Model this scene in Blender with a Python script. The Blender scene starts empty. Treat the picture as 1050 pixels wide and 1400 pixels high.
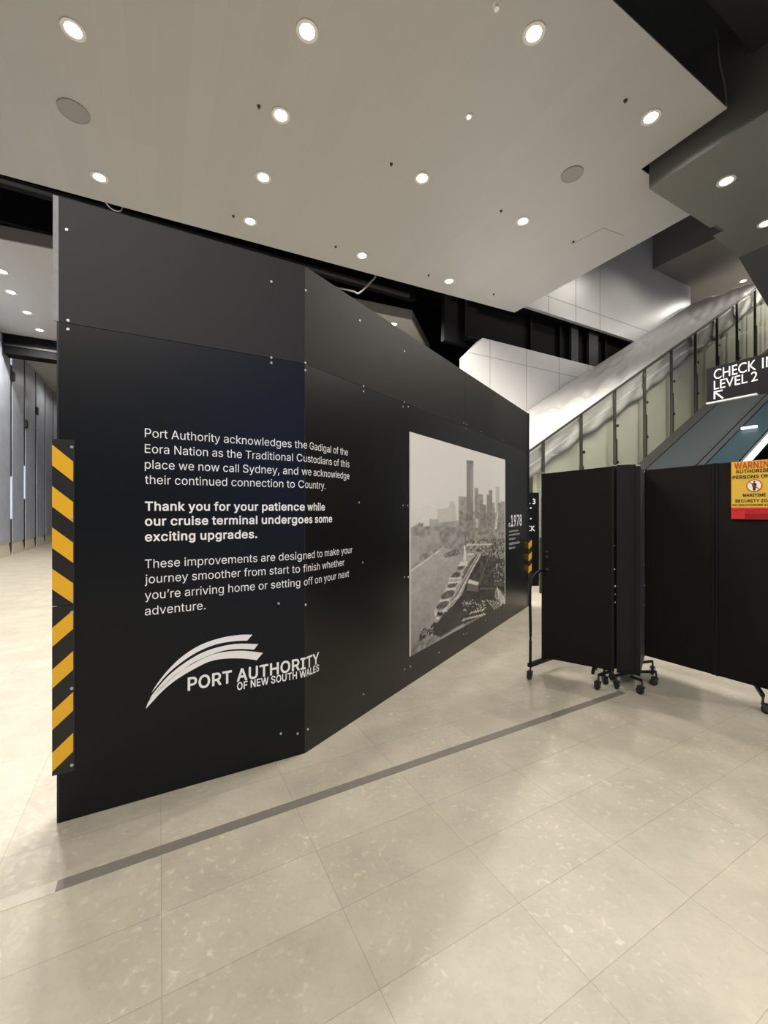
import bpy, bmesh, math, random
import numpy as np
from mathutils import Vector, Matrix

random.seed(7)
rng = np.random.default_rng(7)
S = bpy.context.scene
COL = S.collection
D = bpy.data

# ------------------------------------------------------------------ camera, world, exposure
F = 569.0                       # focal length in pixels of the 1050 x 1400 frame
EYE = 1.5
HORIZON = 697.0
cam_d = D.cameras.new('camera')
cam_d.sensor_fit = 'VERTICAL'
cam_d.sensor_height = 36.0
cam_d.lens = 36.0 * F / 1400.0
cam_d.shift_y = (HORIZON - 700.0) / 1400.0
cam_d.clip_start = 0.05
cam_d.clip_end = 200
cam = D.objects.new('camera', cam_d)
cam.location = (0, 0, EYE)
cam.rotation_euler = (math.radians(90), 0, 0)
COL.objects.link(cam)
S.camera = cam

w = D.worlds.new('World')
S.world = w
w.use_nodes = True
w.node_tree.nodes['Background'].inputs[0].default_value = (0.55, 0.66, 1.0, 1)
w.node_tree.nodes['Background'].inputs[1].default_value = 0.05

S.view_settings.view_transform = 'Standard'
S.view_settings.look = 'None'
S.view_settings.gamma = 1
S.view_settings.exposure = 0.0
S.view_settings.use_curve_mapping = False

LAMP_W = 322.0                  # watts of one ceiling downlight
LAMP_COL = (1.0, 0.94, 0.85)

# ------------------------------------------------------------------ frames of reference
CU, SU = 0.8797, 0.4755         # the building grid: u along the floor strip, v away from it
def W(u, v, z):
    return Vector((CU * u - SU * v, SU * u + CU * v, z))
def uv_of(X, Y):
    return CU * X + SU * Y, -SU * X + CU * Y
def at_z(px, py, z):            # point of a level plane seen at a pixel
    Y = F * (z - EYE) / (HORIZON - py)
    return Vector(((px - 525) / F * Y, Y, z))
def at_y(px, py, Y):
    return Vector(((px - 525) / F * Y, Y, EYE + (HORIZON - py) / F * Y))
def on_plane(px, py, p0, d):    # vertical plane through p0 along d: (distance along, z)
    a = (px - 525) / F
    # p0.x + s d.x = a (p0.y + s d.y)
    s = (a * p0[1] - p0[0]) / (d[0] - a * d[1])
    Y = p0[1] + s * d[1]
    return s, EYE + (HORIZON - py) / F * Y

# ------------------------------------------------------------------ materials
MATS = {}
def mat(name, col, rough=0.5, metal=0.0, emit=None, es=0.0, spec=0.5, noise=0.0, nscale=20.0, bump=0.0, bscale=200.0):
    if name in MATS:
        return MATS[name]
    m = D.materials.new(name)
    m.use_nodes = True
    nt = m.node_tree
    b = nt.nodes['Principled BSDF']
    b.inputs['Base Color'].default_value = (*col, 1)
    b.inputs['Roughness'].default_value = rough
    b.inputs['Metallic'].default_value = metal
    b.inputs['Specular IOR Level'].default_value = spec
    if emit:
        b.inputs['Emission Color'].default_value = (*emit, 1)
        b.inputs['Emission Strength'].default_value = es
    tc = nt.nodes.new('ShaderNodeTexCoord')
    if noise > 0:
        n = nt.nodes.new('ShaderNodeTexNoise')
        n.inputs['Scale'].default_value = nscale
        n.inputs['Detail'].default_value = 4
        r = nt.nodes.new('ShaderNodeMix'); r.data_type = 'RGBA'
        r.inputs[6].default_value = (*[c * (1 - noise) for c in col], 1)
        r.inputs[7].default_value = (*[min(1, c * (1 + noise)) for c in col], 1)
        nt.links.new(tc.outputs['Object'], n.inputs['Vector'])
        nt.links.new(n.outputs['Fac'], r.inputs[0])
        nt.links.new(r.outputs[2], b.inputs['Base Color'])
    if bump > 0:
        n2 = nt.nodes.new('ShaderNodeTexNoise')
        n2.inputs['Scale'].default_value = bscale
        bp = nt.nodes.new('ShaderNodeBump')
        bp.inputs['Strength'].default_value = bump
        bp.inputs['Distance'].default_value = 0.01
        nt.links.new(tc.outputs['Object'], n2.inputs['Vector'])
        nt.links.new(n2.outputs['Fac'], bp.inputs['Height'])
        nt.links.new(bp.outputs['Normal'], b.inputs['Normal'])
    MATS[name] = m
    return m

def grid_mat(name, c1, c2, mortar, bw, rh, msize, rough, offset=0.0, swap=False, shift=(0, 0), mottled=False):
    """tiles or planks laid on the building grid"""
    m = D.materials.new(name)
    m.use_nodes = True
    nt = m.node_tree
    L = nt.links.new
    b = nt.nodes['Principled BSDF']
    b.inputs['Roughness'].default_value = rough
    tc = nt.nodes.new('ShaderNodeTexCoord')
    mp = nt.nodes.new('ShaderNodeMapping')
    mp.vector_type = 'POINT'
    ang = -math.atan2(SU, CU) + (math.radians(90) if swap else 0)
    mp.inputs['Rotation'].default_value = (0, 0, ang)
    mp.inputs['Location'].default_value = (shift[0], shift[1], 0)
    L(tc.outputs['Object'], mp.inputs['Vector'])
    br = nt.nodes.new('ShaderNodeTexBrick')
    br.offset = offset
    br.inputs['Scale'].default_value = 1
    br.inputs['Brick Width'].default_value = bw
    br.inputs['Row Height'].default_value = rh
    br.inputs['Mortar Size'].default_value = msize
    br.inputs['Mortar Smooth'].default_value = 0.3
    br.inputs['Color1'].default_value = (*c1, 1)
    br.inputs['Color2'].default_value = (*c2, 1)
    br.inputs['Mortar'].default_value = (*mortar, 1)
    L(mp.outputs['Vector'], br.inputs['Vector'])
    out = br.outputs['Color']
    if mottled:
        n1 = nt.nodes.new('ShaderNodeTexNoise')
        n1.inputs['Scale'].default_value = 3.2; n1.inputs['Detail'].default_value = 6; n1.inputs['Roughness'].default_value = 0.6
        L(tc.outputs['Object'], n1.inputs['Vector'])
        r1 = nt.nodes.new('ShaderNodeMapRange')
        r1.inputs[1].default_value = 0.3; r1.inputs[2].default_value = 0.7
        r1.inputs[3].default_value = 0.86; r1.inputs[4].default_value = 1.1
        L(n1.outputs['Fac'], r1.inputs[0])
        n2 = nt.nodes.new('ShaderNodeTexNoise')            # shell-like pale flecks
        n2.inputs['Scale'].default_value = 30; n2.inputs['Detail'].default_value = 6; n2.inputs['Distortion'].default_value = 0.5
        L(tc.outputs['Object'], n2.inputs['Vector'])
        r2 = nt.nodes.new('ShaderNodeMapRange')
        r2.inputs[1].default_value = 0.57; r2.inputs[2].default_value = 0.74
        r2.inputs[3].default_value = 0.0; r2.inputs[4].default_value = 0.3
        L(n2.outputs['Fac'], r2.inputs[0])
        n3 = nt.nodes.new('ShaderNodeTexNoise')
        n3.inputs['Scale'].default_value = 45; n3.inputs['Detail'].default_value = 3
        L(tc.outputs['Object'], n3.inputs['Vector'])
        r3 = nt.nodes.new('ShaderNodeMapRange')
        r3.inputs[1].default_value = 0.3; r3.inputs[2].default_value = 0.5
        r3.inputs[3].default_value = -0.06; r3.inputs[4].default_value = 0.0
        L(n3.outputs['Fac'], r3.inputs[0])
        n4 = nt.nodes.new('ShaderNodeTexNoise')            # the flecks come in clusters
        n4.inputs['Scale'].default_value = 2.1; n4.inputs['Detail'].default_value = 2
        L(tc.outputs['Object'], n4.inputs['Vector'])
        r4 = nt.nodes.new('ShaderNodeMapRange')
        r4.inputs[1].default_value = 0.4; r4.inputs[2].default_value = 0.6
        r4.inputs[3].default_value = 0.25; r4.inputs[4].default_value = 1.3
        L(n4.outputs['Fac'], r4.inputs[0])
        mm = nt.nodes.new('ShaderNodeMath'); mm.operation = 'MULTIPLY'
        L(r2.outputs[0], mm.inputs[0]); L(r4.outputs[0], mm.inputs[1])
        a1 = nt.nodes.new('ShaderNodeMath'); a1.operation = 'ADD'
        L(r1.outputs[0], a1.inputs[0]); L(mm.outputs[0], a1.inputs[1])
        a2 = nt.nodes.new('ShaderNodeMath'); a2.operation = 'ADD'
        L(a1.outputs[0], a2.inputs[0]); L(r3.outputs[0], a2.inputs[1])
        vm = nt.nodes.new('ShaderNodeVectorMath'); vm.operation = 'SCALE'
        L(out, vm.inputs[0]); L(a2.outputs[0], vm.inputs['Scale'])
        out = vm.outputs[0]
        rr = nt.nodes.new('ShaderNodeMapRange')
        rr.inputs[1].default_value = 0.3; rr.inputs[2].default_value = 0.7
        rr.inputs[3].default_value = rough - 0.1; rr.inputs[4].default_value = rough + 0.12
        L(n2.outputs['Fac'], rr.inputs[0])
        L(rr.outputs[0], b.inputs['Roughness'])
        bp = nt.nodes.new('ShaderNodeBump'); bp.inputs['Strength'].default_value = 0.12; bp.inputs['Distance'].default_value = 0.01
        L(n2.outputs['Fac'], bp.inputs['Height']); L(bp.outputs['Normal'], b.inputs['Normal'])
    L(out, b.inputs['Base Color'])
    MATS[name] = m
    return m

def glass_mat(name, tint, gloss=0.12, rough=0.03, haze=0.0, haze_col=(0.6, 0.62, 0.56)):
    m = D.materials.new(name)
    m.use_nodes = True
    nt = m.node_tree
    nt.nodes.remove(nt.nodes['Principled BSDF'])
    o = nt.nodes['Material Output']
    tr = nt.nodes.new('ShaderNodeBsdfTransparent'); tr.inputs[0].default_value = (*tint, 1)
    gl = nt.nodes.new('ShaderNodeBsdfGlossy'); gl.inputs['Roughness'].default_value = rough
    df = nt.nodes.new('ShaderNodeBsdfDiffuse'); df.inputs[0].default_value = (*haze_col, 1)
    m1 = nt.nodes.new('ShaderNodeMixShader'); m1.inputs[0].default_value = haze
    m2 = nt.nodes.new('ShaderNodeMixShader'); m2.inputs[0].default_value = gloss
    nt.links.new(tr.outputs[0], m1.inputs[1]); nt.links.new(df.outputs[0], m1.inputs[2])
    nt.links.new(m1.outputs[0], m2.inputs[1]); nt.links.new(gl.outputs[0], m2.inputs[2])
    nt.links.new(m2.outputs[0], o.inputs[0])
    MATS[name] = m
    return m

def emit_mat(name, col, s):
    m = D.materials.new(name)
    m.use_nodes = True
    b = m.node_tree.nodes['Principled BSDF']
    b.inputs['Base Color'].default_value = (*col, 1)
    b.inputs['Emission Color'].default_value = (*col, 1)
    b.inputs['Emission Strength'].default_value = s
    MATS[name] = m
    return m

grid_mat('limestone_tiles', (0.49, 0.445, 0.36), (0.535, 0.49, 0.40), (0.36, 0.325, 0.26), 0.6, 0.3, 0.0017, 0.42,
         shift=(-0.008, -0.252), mottled=True)
grid_mat('ceiling_planks', (0.475, 0.475, 0.465), (0.49, 0.49, 0.48), (0.43, 0.43, 0.42), 3.6, 0.333, 0.002, 0.5,
         offset=0.37, swap=True)
M = dict(
    black=mat('hoarding_black_vinyl', (0.0025, 0.0040, 0.0062), 0.36, noise=0.15, nscale=3, spec=0.3),
    upper=mat('hoarding_upper_charcoal', (0.0125, 0.0115, 0.0135), 0.55, noise=0.1, nscale=3, spec=0.4),
    olive=mat('hoarding_side_black', (0.0042, 0.0042, 0.0040), 0.33, noise=0.15, nscale=3, spec=0.55),
    olive_top=mat('hoarding_side_upper', (0.0125, 0.011, 0.0075), 0.5, noise=0.1, nscale=3, spec=0.25),
    edge=mat('raw_panel_edge', (0.30, 0.31, 0.33), 0.6, noise=0.2, nscale=40),
    stud=mat('dark_stud', (0.015, 0.014, 0.013), 0.8),
    screw=mat('zinc_screw', (0.62, 0.62, 0.62), 0.35, 0.6),
    white=mat('white_vinyl', (0.93, 0.93, 0.93), 0.5),
    white_soft=mat('grey_vinyl_print', (0.36, 0.37, 0.38), 0.5),
    yellow=mat('reflective_yellow', (0.86, 0.47, 0.02), 0.35, noise=0.06, nscale=120),
    hz_black=mat('hazard_black', (0.012, 0.012, 0.012), 0.4),
    strip=mat('movement_joint_grey', (0.21, 0.195, 0.17), 0.45, noise=0.15, nscale=30),
    strip_pale=mat('movement_joint_pale', (0.62, 0.58, 0.50), 0.5, noise=0.1, nscale=30),
    steel=mat('black_painted_steel', (0.0035, 0.0035, 0.0045), 0.7, noise=0.3, nscale=5, spec=0.15),
    steel2=mat('dark_grey_painted_steel', (0.02, 0.021, 0.023), 0.6, noise=0.3, nscale=5),
    fascia=mat('ceiling_fascia', (0.26, 0.24, 0.215), 0.6),
    soffit=mat('grey_soffit_paint', (0.21, 0.21, 0.195), 0.5, noise=0.04, nscale=2),
    soffit_dark=mat('dark_grey_fascia_paint', (0.10, 0.10, 0.095), 0.55),
    upper_soffit=mat('brown_grey_soffit_paint', (0.22, 0.20, 0.18), 0.4),
    wall_white=mat('white_wall_panel', (0.74, 0.74, 0.73), 0.35, noise=0.03, nscale=2),
    joint=mat('white_wall_joint', (0.42, 0.41, 0.40), 0.6),
    slat=mat('grey_cladding', (0.44, 0.48, 0.59), 0.4, 0.1, noise=0.22, nscale=3),
    slat_gap=mat('cladding_gap', (0.03, 0.033, 0.04), 0.6, noise=0.5, nscale=8),
    kerb=mat('pale_kerb', (0.62, 0.57, 0.46), 0.6),
    fabric=mat('black_screen_fabric', (0.012, 0.0105, 0.0095), 0.9, spec=0.15, bump=0.25, bscale=700),
    frame=mat('black_screen_frame', (0.006, 0.006, 0.006), 0.5, spec=0.3),
    frame2=mat('dark_brown_screen_edge', (0.06, 0.054, 0.05), 0.6),
    rubber=mat('caster_rubber', (0.012, 0.012, 0.012), 0.55),
    caster=mat('caster_metal', (0.06, 0.06, 0.06), 0.35, 0.6),
    cap=mat('grey_end_cap', (0.45, 0.44, 0.42), 0.4),
    sign_yellow=mat('sign_yellow', (0.80, 0.52, 0.075), 0.4, noise=0.05, nscale=8),
    sign_red=mat('sign_red_band', (0.66, 0.035, 0.045), 0.4, noise=0.08, nscale=20),
    sign_dkred=mat('sign_dark_red_print', (0.34, 0.012, 0.018), 0.4),
    sign_orange=mat('sign_orange_red_print', (0.62, 0.07, 0.015), 0.4),
    ink=mat('sign_black_print', (0.025, 0.015, 0.012), 0.4),
    sign_black=mat('sign_charcoal', (0.006, 0.006, 0.007), 0.6, spec=0.15),
    plastic=mat('white_plastic_sheet', (0.66, 0.645, 0.64), 0.38, noise=0.03, nscale=4),
    stair=mat('pale_stair_stringer', (0.74, 0.74, 0.64), 0.5, noise=0.05, nscale=2),
    post=mat('dark_bronze_post', (0.085, 0.083, 0.07), 0.4, 0.4),
    esc_dark=mat('escalator_dark_trim', (0.022, 0.022, 0.021), 0.5, spec=0.3),
    esc_grey=mat('escalator_blue_grey_cladding', (0.022, 0.031, 0.035), 0.5, spec=0.3),
    esc_teal=mat('escalator_teal_panel', (0.014, 0.034, 0.044), 0.4, spec=0.1),
    esc_step=mat('escalator_step', (0.008, 0.011, 0.022), 0.4),
    cable=mat('white_cable', (0.7, 0.69, 0.66), 0.5),
    conduit=mat('grey_conduit', (0.28, 0.27, 0.25), 0.5),
    speaker=mat('speaker_grille', (0.33, 0.33, 0.315), 0.6),
    speaker_rim=mat('speaker_rim', (0.66, 0.65, 0.62), 0.5),
    trim_ring=mat('downlight_trim', (0.75, 0.73, 0.70), 0.4),
    sensor=mat('dark_sensor', (0.05, 0.05, 0.05), 0.5),
    chrome=mat('chrome', (0.6, 0.6, 0.6), 0.2, 1.0),
    tiles=MATS['limestone_tiles'], planks=MATS['ceiling_planks'],
    lens=emit_mat('lit_downlight_lens', (1.0, 0.90, 0.76), 22.0),
    led=emit_mat('cool_white_led_strip', (0.86, 0.93, 1.0), 2.2),
    blue_light=emit_mat('lit_gap_behind_cladding', (0.55, 0.68, 0.85), 0.75),
    dusk=emit_mat('dusk_window', (0.20, 0.36, 1.0), 1.6),
    glass=glass_mat('balustrade_glass', (0.965, 0.97, 0.945), 0.05, 0.03),
    glass_blue=glass_mat('blue_glass', (0.35, 0.45, 0.6), 0.15, 0.05, haze=0.3, haze_col=(0.10, 0.15, 0.24)),
)

# ------------------------------------------------------------------ building helpers
def bmn():
    return bmesh.new()
def hexa(bm, p):
    """p: 8 points, bottom loop 0-3 then top loop 4-7"""
    v = [bm.verts.new(q) for q in p]
    for f in ((0, 3, 2, 1), (4, 5, 6, 7), (0, 1, 5, 4), (1, 2, 6, 5), (2, 3, 7, 6), (3, 0, 4, 7)):
        bm.faces.new([v[i] for i in f])
def box_uv(bm, u0, u1, v0, v1, z0, z1):
    hexa(bm, [W(u0, v0, z0), W(u1, v0, z0), W(u1, v1, z0), W(u0, v1, z0), W(u0, v0, z1), W(u1, v0, z1), W(u1, v1, z1), W(u0, v1, z1)])
def incl_uv(bm, u0, u1, v0, v1, zl, zh):
    """zl, zh: functions of u"""
    hexa(bm, [W(u0, v0, zl(u0)), W(u1, v0, zl(u1)), W(u1, v1, zl(u1)), W(u0, v1, zl(u0)),
              W(u0, v0, zh(u0)), W(u1, v0, zh(u1)), W(u1, v1, zh(u1)), W(u0, v1, zh(u0))])
def box_xyz(bm, c, ax, ay, az, sx, sy, sz):
    c = Vector(c)
    p = []
    for k in (-1, 1):
        for i, j in ((-1, -1), (1, -1), (1, 1), (-1, 1)):
            p.append(c + ax * (i * sx / 2) + ay * (j * sy / 2) + az * (k * sz / 2))
    hexa(bm, p)
def slab(bm, pts, z0, z1):
    """vertical prism over a plan polygon (list of Vector / (x, y))"""
    lo = [bm.verts.new((p[0], p[1], z0)) for p in pts]
    hi = [bm.verts.new((p[0], p[1], z1)) for p in pts]
    bm.faces.new(hi); bm.faces.new(lo[::-1])
    n = len(pts)
    for i in range(n):
        bm.faces.new([lo[i], lo[(i + 1) % n], hi[(i + 1) % n], hi[i]])
def extrude_poly(bm, pts, off):
    """polygon in space thickened by the vector off"""
    a = [bm.verts.new(p) for p in pts]
    b = [bm.verts.new(Vector(p) + off) for p in pts]
    bm.faces.new(a); bm.faces.new(b[::-1])
    n = len(pts)
    for i in range(n):
        bm.faces.new([a[i], b[i], b[(i + 1) % n], a[(i + 1) % n]])
def tube(bm, pts, r, seg=10):
    pts = [Vector(p) for p in pts]
    rings = []
    for i, p in enumerate(pts):
        d = (pts[min(i + 1, len(pts) - 1)] - pts[max(i - 1, 0)]).normalized()
        a = d.cross(Vector((0, 0, 1)))
        if a.length < 1e-3:
            a = d.cross(Vector((0, 1, 0)))
        a.normalize(); b = d.cross(a)
        rings.append([bm.verts.new(p + a * (r * math.cos(2 * math.pi * k / seg)) + b * (r * math.sin(2 * math.pi * k / seg))) for k in range(seg)])
    for i in range(len(rings) - 1):
        for k in range(seg):
            bm.faces.new([rings[i][k], rings[i][(k + 1) % seg], rings[i + 1][(k + 1) % seg], rings[i + 1][k]])
    bm.faces.new(rings[0][::-1]); bm.faces.new(rings[-1])
def disc(bm, c, n, r, h, seg=24, r2=None):
    """short cylinder / cone from c along n"""
    n = Vector(n).normalized(); c = Vector(c)
    a = n.orthogonal().normalized(); b = n.cross(a)
    r2 = r if r2 is None else r2
    lo = [bm.verts.new(c + a * (r * math.cos(2 * math.pi * k / seg)) + b * (r * math.sin(2 * math.pi * k / seg))) for k in range(seg)]
    hi = [bm.verts.new(c + n * h + a * (r2 * math.cos(2 * math.pi * k / seg)) + b * (r2 * math.sin(2 * math.pi * k / seg))) for k in range(seg)]
    bm.faces.new(lo[::-1]); bm.faces.new(hi)
    for k in range(seg):
        bm.faces.new([lo[k], lo[(k + 1) % seg], hi[(k + 1) % seg], hi[k]])
def ring(bm, c, n, r0, r1, h, seg=32):
    n = Vector(n).normalized(); c = Vector(c)
    a = n.orthogonal().normalized(); b = n.cross(a)
    L = []
    for rr, hh in ((r0, 0), (r1, 0), (r1, h), (r0, h)):
        L.append([bm.verts.new(c + n * hh + a * (rr * math.cos(2 * math.pi * k / seg)) + b * (rr * math.sin(2 * math.pi * k / seg))) for k in range(seg)])
    for i in range(4):
        for k in range(seg):
            bm.faces.new([L[i][k], L[i][(k + 1) % seg], L[(i + 1) % 4][(k + 1) % seg], L[(i + 1) % 4][k]])

def wloc(o):
    p = Vector((0, 0, 0))
    while o is not None:
        p = p + o.location
        o = o.parent
    return p
def obj(name, bm, m, parent=None, loc=None, bevel=0, smooth=False):
    """link a bmesh (world coordinates) as one mesh object whose origin is loc"""
    base = Vector(loc) if loc is not None else (wloc(parent) if parent else Vector((0, 0, 0)))
    bmesh.ops.recalc_face_normals(bm, faces=bm.faces)
    bmesh.ops.translate(bm, vec=-base, verts=bm.verts)
    me = D.meshes.new(name)
    bm.to_mesh(me); bm.free()
    ms = m if isinstance(m, (list, tuple)) else [m]
    for q in ms:
        me.materials.append(q)
    if smooth:
        for p in me.polygons:
            p.use_smooth = True
    o = D.objects.new(name, me)
    COL.objects.link(o)
    o.location = base - (wloc(parent) if parent else Vector((0, 0, 0)))
    if parent:
        o.parent = parent
    if bevel:
        b = o.modifiers.new('bevel', 'BEVEL'); b.width = bevel; b.segments = 2; b.limit_method = 'ANGLE'
    return o
def thing(name, label, cat, loc, group=None):
    o = D.objects.new(name, None)
    o.empty_display_size = 0.2
    COL.objects.link(o)
    o.location = loc
    return tag(o, label, cat, group)
def tag(o, label, cat, group=None):
    o['label'] = label; o['category'] = cat
    if group:
        o['group'] = group
    return o
def struct(name, bm, m, bevel=0, label=None):
    o = obj(name, bm, m, bevel=bevel)
    o['kind'] = 'structure'
    if label:
        o['label'] = label
    return o

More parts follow.
